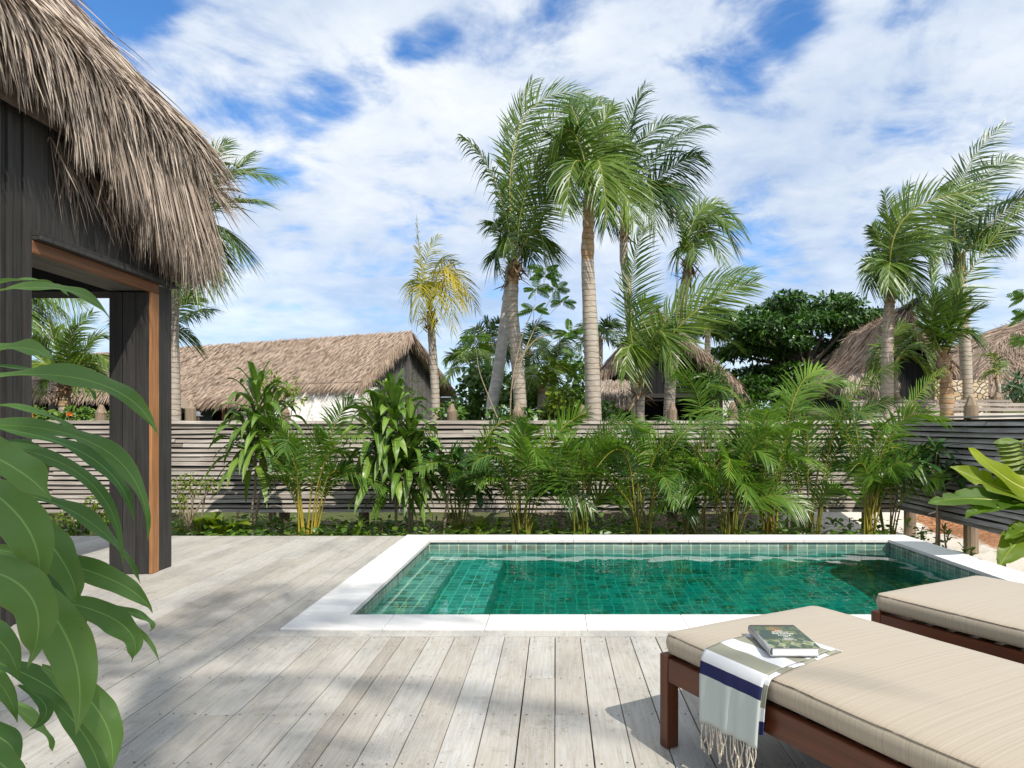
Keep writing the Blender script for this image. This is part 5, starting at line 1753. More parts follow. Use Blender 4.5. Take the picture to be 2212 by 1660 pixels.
# ------------------------------------------------------------------ broad leaves
def broadleaf(mb, P, width, nrm=None, fold=.25, wavy=.0, nl=12, tn=.5, tip=1.6, base=.5, twist=0.0, ph=0.0, cross=6, mi=0, wprof=None, torn=0.0):
    """P: 3 or 4 bezier points; a single blade with a midrib, a fold and wavy margins"""
    t = np.linspace(0, 1, nl + 1)
    C = bez(P, t)
    T = nz(np.gradient(C, axis=0))
    up = np.array([0, 0, 1.0]) if nrm is None else np.asarray(nrm, float)
    N = nz(up[None] - T * (T @ up)[:, None] + 1e-6)
    S = np.cross(T, N)
    if twist:
        a = (twist * t)[:, None]
        S, N = S * np.cos(a) + N * np.sin(a), N * np.cos(a) - S * np.sin(a)
    if wprof is None:
        w = np.interp(t, [0, .08, .3, .55, .8, .93, 1], [.12 * base * 2, .35, .86, 1.0, .70, .32, .015])
    else:
        w = np.interp(t, wprof[0], wprof[1])
    c = np.linspace(-1, 1, cross + 1)
    X = c[None] * w[:, None] * width * .5
    if torn:
        for sd_ in (c < -.3, c > .3):
            k_ = (U(0, 1, nl + 1) < torn) & (t > .22)
            X[np.ix_(k_, sd_)] *= U(.25, .7, (int(k_.sum()), 1))
    lift = np.abs(c)[None] * w[:, None] * width * .5 * fold
    wv = wavy * width * np.sin(t[:, None] * 17 + ph + (c[None] > 0) * 1.9) * np.abs(c)[None] ** 2 * (w[:, None] > .1)
    G = C[:, None] + S[:, None] * X[..., None] + N[:, None] * (lift + wv)[..., None]
    uv = np.stack(np.broadcast_arrays(c[None], t[:, None]), -1)
    mb.grid(G, tn, mi, uv)


def dracaena(label, heads, stems, D, seed, nleaf=34, LL=.50, wd=.062):
    global rng
    keep, rng = rng, np.random.default_rng(seed)
    D, LL, wd = D + 1.15, LL * 1.14, wd * 1.16
    heads = [(h_, c_ * 1.14) for h_, c_ in heads]
    b = at(*stems[0][0], D)
    b[2] = GB
    t = thing('dracaena', label, 'plant', b, 'drooping dracaenas before the fence')
    for s in stems:
        mb = MB()
        pts = [at(*p, D) for p in s]
        pts[0][2] = GB - .03
        mb.tube(smooth_path(pts, 16), np.linspace(.02, .013, 16), 7, U(.2, .8))
        mb.build('stem', M['drac_stem'], parent=t, smooth=True)
    mb = MB()
    for (hx, hy), col_len in heads:
        H = at(hx, hy, D)
        for i in range(nleaf):
            q = i / (nleaf - 1)
            a = i * 2.399 + U(-.3, .3)
            base = H - np.array([0, 0, col_len * q]) + np.array([0, 0, .03])
            el = math.radians(78 - 95 * q + U(-10, 10))
            h = np.array([math.cos(a), math.sin(a), 0])
            h[1] = min(h[1], .55)
            l = LL * U(.75, 1.1) * (.75 + .35 * math.sin(q * 3.1))
            m_ = base + h * l * .52 * math.cos(el) + np.array([0, 0, l * .55 * math.sin(el) + .04])
            e = base + h * l * (math.cos(el) * .85 + .06) + np.array([0, 0, l * (math.sin(el) * .9 - .40 * q ** .5 * (1 + math.cos(el)) * .7)])
            for z_ in (m_, e):
                z_[1] = min(z_[1], FY - .12)
            broadleaf(mb, through(base, m_, e), wd * U(.8, 1.15), None, .3, .07, 10, np.clip(rng.normal(.55, .25), 0, 1), twist=U(-.7, .7), ph=U(0, 6), cross=4)
    mb.build('leaves', M['drac'], parent=t, smooth=True)
    for i in range(4):
        mb = MB()
        (hx, hy), cl = heads[i % len(heads)]
        H = at(hx + U(-60, 60), hy + 200 + U(0, 90), D - .1)
        broadleaf(mb, [H, H + (.02, -.03, -.06), H + (U(-.05, .05), -.02, -.16)], .03, (0, -1, 0), .4, .1, 6, U(0, 1), cross=4)
        mb.build('withered_leaf', M['deadleaf'], parent=t, smooth=True)
    rng = keep


dracaena('leggy dracaena with a spiky head at the left end of the bed', [((1005, 1545), .62), ((1050, 1640), .45), ((985, 1720), .40)],
         [[(968, 2095), (985, 1990), (998, 1880), (1000, 1560)], [(975, 2095), (1010, 1960), (1045, 1800), (1045, 1650)]], 8.1, 21, 36, .62, .088)
dracaena('big dracaena thick with drooping shiny leaves left of the pool', [((1540, 1590), .62), ((1475, 1650), .50), ((1605, 1690), .55), ((1530, 1790), .45), ((1590, 1810), .36)],
         [[(1592, 2095), (1600, 1960), (1585, 1800), (1540, 1600)], [(1545, 2095), (1545, 1960), (1520, 1800), (1480, 1640)], [(1600, 2095), (1612, 1950), (1600, 1700)]], 8.08, 22, 40, .60, .100)


def rosette_plant(label, stem, heads, D, seed, name, cat, mat, LL, wd, nleaf=16, elr=(62, -50), droop=.35, zb=GB - .02, group=None, cross=4, dfun=None):
    global rng
    keep, rng = rng, np.random.default_rng(seed)
    b = at(*stem[0], D)
    b[2] = zb
    t = thing(name, label, cat, b, group)
    mb = MB()
    pts = [at(*p, D) for p in stem]
    pts[0][2] = zb
    mb.tube(smooth_path(pts, 12), np.linspace(.017, .010, 12), 7, .6)
    for hx, hy in heads:
        H = at(hx, hy, D)
        if np.linalg.norm(H - pts[-1]) > .05:
            j = pts[-2] * .3 + pts[-1] * .7
            mb.tube(smooth_path([j, .5 * (j + H) + (0, 0, -.03), H], 8), np.linspace(.011, .008, 8), 6, .6)
    mb.build('stem', M['drac_stem'], parent=t, smooth=True)
    mb = MB()
    for hx, hy in heads:
        H = at(hx, hy, D)
        for i in range(nleaf):
            q = i / max(1, nleaf - 1)
            a = i * 2.399 + U(-.3, .3)
            el = math.radians(elr[0] + (elr[1] - elr[0]) * q + U(-9, 9))
            h = np.array([math.cos(a), math.sin(a), 0])
            l = LL * U(.75, 1.1) * (.65 + .4 * q ** .5)
            base = H - np.array([0, 0, .06 * q])
            m_ = base + h * l * .5 * math.cos(el) + np.array([0, 0, l * .5 * math.sin(el) + .015])
            e = base + h * l * math.cos(el) + np.array([0, 0, l * (math.sin(el) - droop * q)])
            broadleaf(mb, through(base, m_, e), wd * U(.85, 1.15), None, .18, .03, 8, np.clip(rng.normal(.5, .25), 0, 1), cross=cross,
                      wprof=([0, .12, .4, .68, .88, .97, 1], [.10, .28, .72, 1.0, .80, .4, .03]))
    mb.build('leaves', M[mat], parent=t, smooth=True)
    rng = keep


rosette_plant('round leaved glossy plant on a bare stem right of the big dracaena', [(1730, 2095), (1742, 1990), (1765, 1880)], [(1800, 1800), (1690, 1760), (1860, 1880)], 9.05, 31, 'glossy_shrub', 'shrub', 'glossy', .29, .11, 19)
rosette_plant('frangipani with long dull leaves on the shaded side fence', [(3655, 2130), (3660, 2000), (3640, 1880)], [(3598, 1806), (3700, 1850), (3660, 1760), (3780, 1830)], 8.75, 32, 'frangipani', 'shrub', 'glossy', .33, .09, 15, (55, -35))
rosette_plant('small bright sapling growing in the sand by the side fence post', [(3700, 2130), (3690, 2100)], [(3688, 2070), (3705, 2090)], 8.8, 33, 'seedling', 'seedling', 'cover', .13, .05, 9, (70, 0), .1)
rosette_plant('two leaved seedling in the sand right of the side fence post', [(3775, 2170), (3770, 2160)], [(3770, 2150), (3790, 2165)], 8.1, 34, 'seedling', 'seedling', 'cover', .15, .07, 5, (60, 0), .1)
rosette_plant('low leafy seedling on the sand at the pool corner', [(3600, 2095), (3598, 2080)], [(3595, 2078)], 9.4, 35, 'seedling', 'seedling', 'cover', .15, .05, 7, (40, 0), .1)
rosette_plant('spiky little pineapple-like plant beside the big banana leaf', [(3925, 2190), (3925, 2180)], [(3925, 2175)], 7.7, 36, 'spiky_plant', 'plant', 'lime', .15, .022, 16, (75, 10), .1)
# wooden stake with a blank plant tag
t = thing('plant_stake', 'thin wooden stake with a white plant tag at the side fence', 'stake', at(3668, 2126, 9.1))
mb = MB()
q = at(3668, 1995, 9.1)
mb.box((q[0] - .014, 9.09, GB - .03), (q[0] + .014, 9.115, q[2]), .4)
mb.build('stake', M['post'], parent=t)
mb = MB()
a_, b_ = at(3628, 2008, 9.08), at(3662, 1996, 9.08)
mb.add([a_ + (0, 0, -.012), b_ + (0, 0, -.012), b_ + (0, 0, .012), a_ + (0, 0, .008)], [[0, 1, 2, 3]], .5)
o = mb.build('tag', stone_w, parent=t)
o.modifiers.new('s', 'SOLIDIFY').thickness = .002

# ------------------------------------------------------------------ banana plant at the right edge
def banana():
    b = np.array([4.78, 6.6, GB])
    t = thing('banana_plant', 'banana plant with a broad lime leaf reaching in from the right edge', 'banana plant', b)
    mb = MB()
    mb.tube(smooth_path([b, b + (.0, .02, .5), b + (-.02, .0, 1.05)], 12), np.linspace(.095, .06, 12), 12, .5)
    mb.build('stem', M['banana'], parent=t, smooth=True)

    def c(x, y, dd=0):
        return at(3300 + x / 2.767, 1700 + y / 2.767, 6.6 + dd)
    top = b + np.array([-.02, .0, 1.1])
    wp = ([0, .10, .16, .30, .48, .70, .88, .96, 1], [.05, .06, .55, .94, 1.0, .86, .52, .24, .04])
    L = [([top, c(2040, 740, -.05), c(1720, 460, -.12), c(1335, 140, -.18)], .33, (.65, -.62, .45), .10, 1.0, .1),
         ([top, c(2060, 800, -.1), c(1640, 560, -.2), c(1140, 345, -.15)], .32, (-.15, -.45, .9), .30, .62, .5),
         ([top + (0, 0, -.12), c(1990, 830, -.15), c(1520, 590, -.3), c(900, 735, -.3)], .30, (-.1, -.55, .8), .16, .10, .1),
         ([top + (0, 0, -.2), c(1950, 800, -.2), c(1680, 700, -.35), c(1305, 905, -.4)], .34, (-.1, -.45, .85), .42, .12, -.3),
         ([b + (-.02, 0, .55), c(2020, 1050, -.2), c(1860, 1060, -.4), c(1670, 1430, -.5)], .32, (-.35, -.8, .45), .14, .35, .1),
         ([b + (-.02, 0, .6), c(2090, 960, -.2), c(1960, 1000, -.4), c(1730, 1125, -.5)], .20, (-.1, -.4, .9), .3, .25, 0),
         ([top, top + (.3, .2, .5), top + (.6, .3, .6), top + (1.0, .4, .2)], .34, None, .1, .5, 0)]
    for P, w_, nr, fold, tn, tw_ in L:
        mb = MB()
        broadleaf(mb, P, w_, nr, fold, .05, 44, tn, twist=tw_, cross=8, wprof=wp, ph=U(0, 6), torn=.0 if tn > .9 else .13)
        lf = mb.build('leaf', M['banana'], parent=t, smooth=True)
        mb2 = MB()
        C = bez(P, np.linspace(0, .9, 20))
        mb2.tube(C + np.array([0, .003, -.004]), np.linspace(.018, .003, 20), 6, .5)
        mb2.build('midrib', M['rachis_b'], parent=lf, smooth=True)


M['rachis_b'] = simple_mat('banana_midrib', (.40, .42, .12), (.52, .50, .17), .4)
banana()
# split leaf (like a torn banana frond) standing behind it
t = thing('banana_plant', 'smaller banana shoot with a leaf torn into strips at the right edge', 'banana plant', (5.0, 7.2, GB))
mb = MB()
P = [np.array([5.0, 7.2, .45]), np.array([4.98, 7.15, .9]), at(3985, 1725, 7.05)]
mb.tube(bez(P, np.linspace(0, 1, 12)), np.linspace(.02, .006, 12), 6, .8)
mb.tube(smooth_path([(5.0, 7.2, GB), (5.0, 7.2, .1), (5.0, 7.2, .5)], 8), np.linspace(.05, .03, 8), 8, .8)
mb.build('stem', M['rachis_b'], parent=t, smooth=True)
mb = MB()
for i in range(9):
    s = .3 + .7 * i / 8
    p = bez(P, [s])[0]
    for sd in (-1, 1):
        e = p + np.array([sd * .30, -.03, -.02 - .06 * (1 - s)])
        broadleaf(mb, [p, .5 * (p + e) + (0, 0, .03), e], .085, (0, -.8, .6), .1, .02, 6, U(.3, .8), cross=4)
mb.build('leaf', M['banana'], parent=t, smooth=True)


# ------------------------------------------------------------------ leaf clouds
def leaves_cloud(mb, centers, radii, n, ls, ratio=.55, tn=.5, sg=.2, flat=.0, out=.6, thick=True):
    """many small real leaves spread through ellipsoids"""
    for c, r in zip(centers, radii):
        d = nz(rng.normal(0, 1, (n, 3)))
        rad = U(.35, 1.0, (n, 1)) ** .5
        p = np.asarray(c) + d * rad * np.asarray(r)
        dirs = nz(d * out + rng.normal(0, .6, (n, 3)) + np.array([0, 0, flat]))
        wd = np.cross(dirs, nz(rng.normal(0, .7, (n, 3)) + np.array([0, -.3, 1.0])))
        mb.blades(p, dirs, ls * U(.6, 1.3, n), ls * ratio * U(.7, 1.2, n), wd, (0, 0, -.25), np.clip(rng.normal(tn, sg, n), 0, 1), 2, prof=([0, .4, .75, 1], [.35, 1, .8, .1]))


def big_tree():
    D = 22.0
    t = thing('shade_tree', 'large dark evergreen shade tree with level boughs between the two huts', 'tree', (at(3130, 1660, D)[0], D, .9))
    base = np.array([at(3150, 1660, D)[0], D, .9])
    mb = MB()
    crown = MB()
    top = at(3150, 1400, D)
    mb.tube(smooth_path([base, base + (.1, 0, .6), top], 14), np.linspace(.34, .2, 14), 10, .4)
    clumps = []
    ends = [(2830, 1285), (2900, 1245), (2860, 1370), (2960, 1300), (2920, 1440), (3000, 1210), (3060, 1180), (3120, 1200), (3180, 1240), (3250, 1200), (3262, 1180), (3330, 1240), (3390, 1245), (3430, 1240), (3300, 1300), (3220, 1330),
            (3060, 1280), (3110, 1330), (3000, 1370), (3040, 1440), (2980, 1490), (3120, 1430), (3180, 1400), (2880, 1500), (3260, 1370), (3360, 1310), (2960, 1240), (3020, 1310), (3090, 1230), (3150, 1290), (3060, 1500), (2925, 1350), (2950, 1540), (3010, 1530), (3100, 1540), (3170, 1480), (3160, 1540), (3060, 1400), (2900, 1560), (3230, 1440), (3000, 1450)]
    for (x, y) in ends:
        dd = U(-1.5, 1.5)
        e = at(x, y, D + dd)
        m_ = top * .45 + e * .55 + np.array([0, 0, -.25])
        mb.tube(smooth_path([top + (0, 0, U(-.7, 0)), m_, e], 10), np.linspace(.09, .02, 10), 6, U(.2, .8), cap=False)
        for k in range(6):
            clumps.append((e + np.array([U(-.55, .55), U(-.6, .6), U(-.18, .16)]), (U(.30, .55), U(.3, .55), U(.11, .20))))
    leaves_cloud(crown, [c for c, r in clumps], [r for c, r in clumps], 120, .17, .55, .5, .26, .25)
    mb.build('trunk', M['bark'], parent=t, smooth=True)
    crown.build('crown', M['tree'], parent=t)


big_tree()


def bush(name, label, cat, spots, D, mat, ls, n, ratio=.75, tn=.5, group=None, zb=None, r=.4, stems=True):
    D = D * 1.1 + .1 if 10 < D < 14 else D
    cs = [at(x, y, D + (U(-.5, .5) if D > 10.5 else U(-.1, .1))) for x, y in spots]
    c0 = np.mean(cs, 0)
    zb = gz(c0[0], D) if zb is None else zb
    t = thing(name, label, cat, (c0[0], D, zb), group)
    if stems:
        mb = MB()
        for c in cs:
            f0 = np.array([c0[0] + U(-.15, .15), D + U(-.1, .1), zb - .05])
            mb.tube(smooth_path([f0, .5 * (f0 + c) + (0, 0, .1), c], 8), np.linspace(.02, .007, 8), 5, U(0, 1), cap=False)
        mb.build('stems', M['drac_stem'], parent=t)
    mb = MB()
    leaves_cloud(mb, cs, [(r * U(.8, 1.2), r * U(.7, 1.1), r * U(.7, 1.0)) for _ in cs], n, ls, ratio, tn, .24)
    mb.build('leaves', M[mat], parent=t)
    return t


gb = 'round leaved bushes behind the fence'
bush('sea_grape_bush', 'round leaved bush between the grey gable and the leaning trunk', 'bush', [(1840, 1540), (1880, 1500), (1900, 1570), (1850, 1600), (1930, 1540), (1890, 1460), (1815, 1590)], 13.5, 'grape', .12, 150, .9, .5, gb)
bush('sea_grape_bush', 'round leaved bush filling the gap right of the slim trunk', 'bush', [(2080, 1500), (2100, 1560), (2070, 1600), (2130, 1540), (2050, 1550), (1990, 1520), (1965, 1580)], 13.0, 'grape', .12, 150, .9, .45, gb)
bush('sea_grape_bush', 'bright lime bush low at the foot of the thick trunk', 'bush', [(2200, 1610), (2170, 1590), (2150, 1620), (2230, 1600), (2185, 1560)], 11.0, 'lime', .11, 130, .8, .5, gb, r=.22)
bush('sea_grape_bush', 'thin leafy bush climbing left of the thick trunk', 'bush', [(2255, 1500), (2262, 1450), (2250, 1550), (2270, 1480), (2245, 1400)], 12.0, 'grape', .12, 60, .9, .7, gb, r=.2)
bush('sea_grape_bush', 'dark leafy bush between the palm trunks at fence height', 'bush', [(2330, 1610), (2300, 1590), (2380, 1620), (1760, 1620), (1960, 1630), (2060, 1640)], 10.6, 'cover', .10, 120, .8, .35, gb, r=.25)
bush('garden_shrub', 'light feathery shrub in front of the grey gable', 'shrub', [(1590, 1490), (1575, 1540), (1610, 1550), (1500, 1530), (1470, 1570), (1530, 1580), (1450, 1590)], 13.0, 'lime', .07, 110, .4, .35, r=.22)
bush('garden_shrub', 'yellow green shrub before the white stone wall', 'shrub', [(1040, 1480), (1075, 1520), (1120, 1500), (1150, 1550), (1010, 1520)], 10.4, 'lime', .09, 60, .5, .55, r=.2)
bush('screw_pine', 'strap leaved screw pine on the stone pier of the central hut', 'plant', [(2790, 1460), (2770, 1500), (2815, 1490), (2800, 1540)], 13.5, 'grape', .34, 60, .13, .3, r=.22)
bush('screw_pine', 'strap leaved screw pine under the far right roof', 'plant', [(3985, 1500), (3960, 1530), (4010, 1540)], 11.5, 'glossy', .30, 60, .14, .5, r=.16)
bush('flower_bush', 'leafy bush behind the fence under the pavilion eave', 'bush', [(140, 1625), (200, 1628), (270, 1620), (330, 1622), (390, 1630), (100, 1632)], 10.5, 'cover', .09, 90, .6, .6, r=.15)
bush('garden_shrub', 'dark shrub under the stone pier of the central hut', 'shrub', [(2870, 1625), (2920, 1615), (2980, 1610), (3040, 1600)], 12.6, 'cover', .10, 90, .7, .35, r=.22)
t = thing('flower_bush', 'orange flower heads over the fence in the villa doorway', 'flowers', at(150, 1625, 11.4))
mb = MB()
for i in range(34):
    p = at(*( (U(118, 180), U(1612, 1628)) if i < 24 else (U(265, 285), U(1612, 1622)) ), 11.4)
    for k in range(5):
        a = k * 1.257
        mb.blades([p], [[math.cos(a), -.5, math.sin(a)]], .035, .02, [[-math.sin(a), 0, math.cos(a)]], None, U(0, 1), 2)
    mb.tube([p + (0, .02, 0), p + (0, .05, -.5)], .004, 4, 0, 1)
t_ = mb.build('petals', [simple_mat('orange_petal', (.55, .10, .01), (.75, .25, .02), .5), M['areca_stem']], parent=t)


# ------------------------------------------------------------------ feathery sapling
def feather_leaf(mb, p, d, L, tn):
    d = nz(np.asarray(d, float))
    e = p + d * L + np.array([0, 0, -.12 * L])
    P = through(p, .5 * (p + e) + (0, 0, .05 * L), e)
    side = nz(np.cross(d, [0, 0.5, 1.0]))
    for s in np.linspace(.15, 1, 9):
        q = bez(P, [s])[0]
        l = L * .40 * math.sin(math.pi * (.22 + .62 * s))
        for sd in (-1, 1):
            dr = nz(d * .6 + side * sd + np.array([0, 0, -.12]))
            mb.blades([q], [dr], l, L * .085, [np.cross(dr, [0, 1.0, .35]) + rng.normal(0, .2, 3)], (0, 0, -.15), np.clip(rng.normal(tn, .2), 0, 1), 3, prof=([0, .15, .8, 1], [.5, 1, .8, .2]))
    mb.tube(bez(P, np.linspace(0, 1, 6)), .003, 4, .3, 1, cap=False)


def sapling():
    D = 11.0
    t = thing('feathery_sapling', 'thin feathery leaved sapling forking up between the slim and thick trunks', 'sapling', at(1998, 1620, D))
    mb, lf = MB(), MB()
    root = at(1990, 1610, D)
    br = [[(1990, 1610), (2000, 1500), (2035, 1330), (2090, 1190)], [(2005, 1520), (2040, 1400), (2090, 1280), (2150, 1170)], [(2025, 1410), (2090, 1330), (2160, 1305), (2200, 1300)]]
    br[0][0] = (1992, 1640)
    for b in br:
        P = smooth_path([at(*p, D + U(-.1, .1)) for p in b], 16)
        mb.tube(P, np.linspace(.014, .005, 16), 6, U(.3, 1), 0, cap=False)
    lvs = [((2125, 1080), 8), ((2090, 1130), 7), ((2170, 1130), 7), ((2085, 1210), 6), ((2220, 1300), 8), ((2130, 1050), 5), ((2195, 1180), 5)]
    for (x, y), n in lvs:
        p = at(x, y, D + U(-.2, .2))
        near_ = at(min(x, 2150), y + 45, D)
        mb.tube(np.stack([near_, p]), .004, 4, .5, 0, cap=False)
        for k in range(n):
            a = k / n * 6.283 + U(-.3, .3)
            feather_leaf(lf, p, (math.cos(a), U(-.7, .5), .25 * math.sin(a) + .05), U(.17, .27), U(.3, .7))
    mb.build('branches', M['drac_stem'], parent=t, smooth=True)
    lf.build('leaves', [M['acacia'], M['areca_stem']], parent=t)
    t = thing('feathery_sapling', 'bare reddish sapling with a tuft of feathery leaves left of the leaning trunk', 'sapling', at(1945, 1620, D))
    mb, lf = MB(), MB()
    mb.tube(smooth_path([at(1950, 1650, D), at(1905, 1540, D), at(1870, 1440, D), at(1857, 1320, D)], 18), np.linspace(.012, .004, 18), 6, .8, 0)
    mb.build('branches', M['drac_stem'], parent=t, smooth=True)
    for k in range(7):
        a = k * .9
        feather_leaf(lf, at(1857, 1318, D), (math.cos(a), U(-.7, .4), .2 * math.sin(a)), .24, .8)
    lf.build('leaves', [M['acacia'], M['areca_stem']], parent=t)
    t = thing('feathery_sapling', 'feathery twig entering at the right edge above the far right roof', 'sapling', at(4080, 1640, 10.9))
    mb, lf = MB(), MB()
    mb.tube(smooth_path([at(4080, 1640, 10.9), at(4075, 1400, 10.9), at(4060, 1160, 10.9)], 12), np.linspace(.016, .006, 12), 6, .8, 0)
    mb.build('branches', M['drac_stem'], parent=t, smooth=True)
    for p in ((4010, 1160), (4015, 1235), (4020, 1330)):
        mb_ = at(*p, 10.9)
        for k in range(6):
            feather_leaf(lf, mb_, (-abs(math.cos(k)) , U(-.5, .3), .3 * math.sin(k * 1.3)), .26, .6)
    lf.build('leaves', [M['acacia'], M['areca_stem']], parent=t)


sapling()

# ------------------------------------------------------------------ planting bed: ground cover and small plants
mb = MB()
n = 9000
p = np.stack([U(-8, 5.0, n), U(8.6, 10.32, n), GB + U(0, .30, n)], 1)
dn_ = rng.normal(0, 1, (n, 3)) * (1, 1, .35) + (0, -.2, .25)
keep = (p[:, 0] < 1.5) | (U(0, 1, n) < .5)
p, dn_ = p[keep], dn_[keep]
mb.blades(p, dn_, U(.06, .14, len(p)), U(.04, .085, len(p)), rng.normal(0, 1, (len(p), 3)) * (1, 1, .3), (0, 0, -.2), np.clip(rng.normal(.45, .3, len(p)), 0, 1), 3, prof=([0, .35, .7, 1], [.4, 1, .8, .08]))
n = 900
p = np.stack([U(-8, 5.0, n), U(8.2, 11.5, n), GB + .01 + U(0, .02, n)], 1)
mb.blades(p, rng.normal(0, 1, (n, 3)) * (1, 1, .15), U(.05, .13, n), U(.015, .04, n), rng.normal(0, 1, (n, 3)) * (1, 1, .3), (0, 0, -.05), U(0, 1, n), 2, mi=1)
o = mb.build('ground_cover', [M['cover'], M['deadleaf']])
tag(o, 'low green creeping leaves and litter covering the planting bed', 'ground cover', kind='stuff')
# broader leafed plants near the deck edge at left
for i, (x, y, lab, sd) in enumerate([(790, 2010, 'broad paddle leaved plant next to the corner column', 41), (860, 2020, 'broad paddle leaved plant left of the leggy dracaena', 42), (1330, 2030, 'strap leaved plant right of the yellow stemmed areca', 43),
                                    (1400, 2040, 'upright broad leaved plant at the foot of the big dracaena', 44), (930, 2040, 'arching strap leaved plant under the leggy dracaena', 45), (2080, 2040, 'low broad leaved plant hidden under the hanging areca', 46),
                                    (300, 2030, 'low leafy plant in the bed seen through the doorway', 47), (3060, 2040, 'small leafy plant in the bed near the round stake', 48), (1880, 2000, 'dark broad leaved plant behind the glossy shrub', 49)]):
    keep_, rng = rng, np.random.default_rng(sd)
    D = 9.0 + U(0, .35)
    b = at(x, 2090, D)
    b[2] = GB - .01
    t = thing('leafy_plant', lab, 'plant', b, 'leafy plants in the planting bed')
    mb = MB()
    big = i in (0, 1, 8)
    for k in range(10 if big else 14):
        a = k * 2.399
        el = math.radians(U(25, 80))
        l = U(.42, .62) if big else U(.34, .52)
        h = np.array([math.cos(a), math.sin(a) * .6, 0])
        m_ = b + h * l * .5 * math.cos(el) + np.array([0, 0, l * .6 * math.sin(el) + .05])
        e = b + h * l * (math.cos(el) + .25) + np.array([0, 0, l * (math.sin(el) * .95 - .1)])
        for z_ in (m_, e):
            z_[1] = min(z_[1], FY - .1)
        broadleaf(mb, through(b, m_, e), (.17 if big else .07) * U(.8, 1.2), None, .2, .05, 9, U(.2, .95), cross=4,
                  wprof=([0, .2, .35, .6, .85, .96, 1], [.06, .1, .6, 1, .75, .35, .03]) if big else None)
    mb.build('leaves', M['banana'] if big else M['cover'], parent=t, smooth=True)
    rng = keep_
bush('lime_shrub', 'sprawling shrub with tiny lime leaves beside the corner column', 'shrub', [(690, 1890), (720, 1930), (770, 1900), (810, 1880), (700, 1960), (740, 1870), (830, 1895), (690, 2000)], 9.2, 'lime', .045, 60, .55, .6, zb=GB, r=.12)
bush('lime_shrub', 'sprawling shrub with tiny lime leaves seen through the doorway', 'shrub', [(370, 1960), (400, 1990), (330, 2000), (390, 2030), (280, 2020), (230, 2030)], 9.2, 'lime', .05, 70, .55, .5, zb=GB, r=.12)

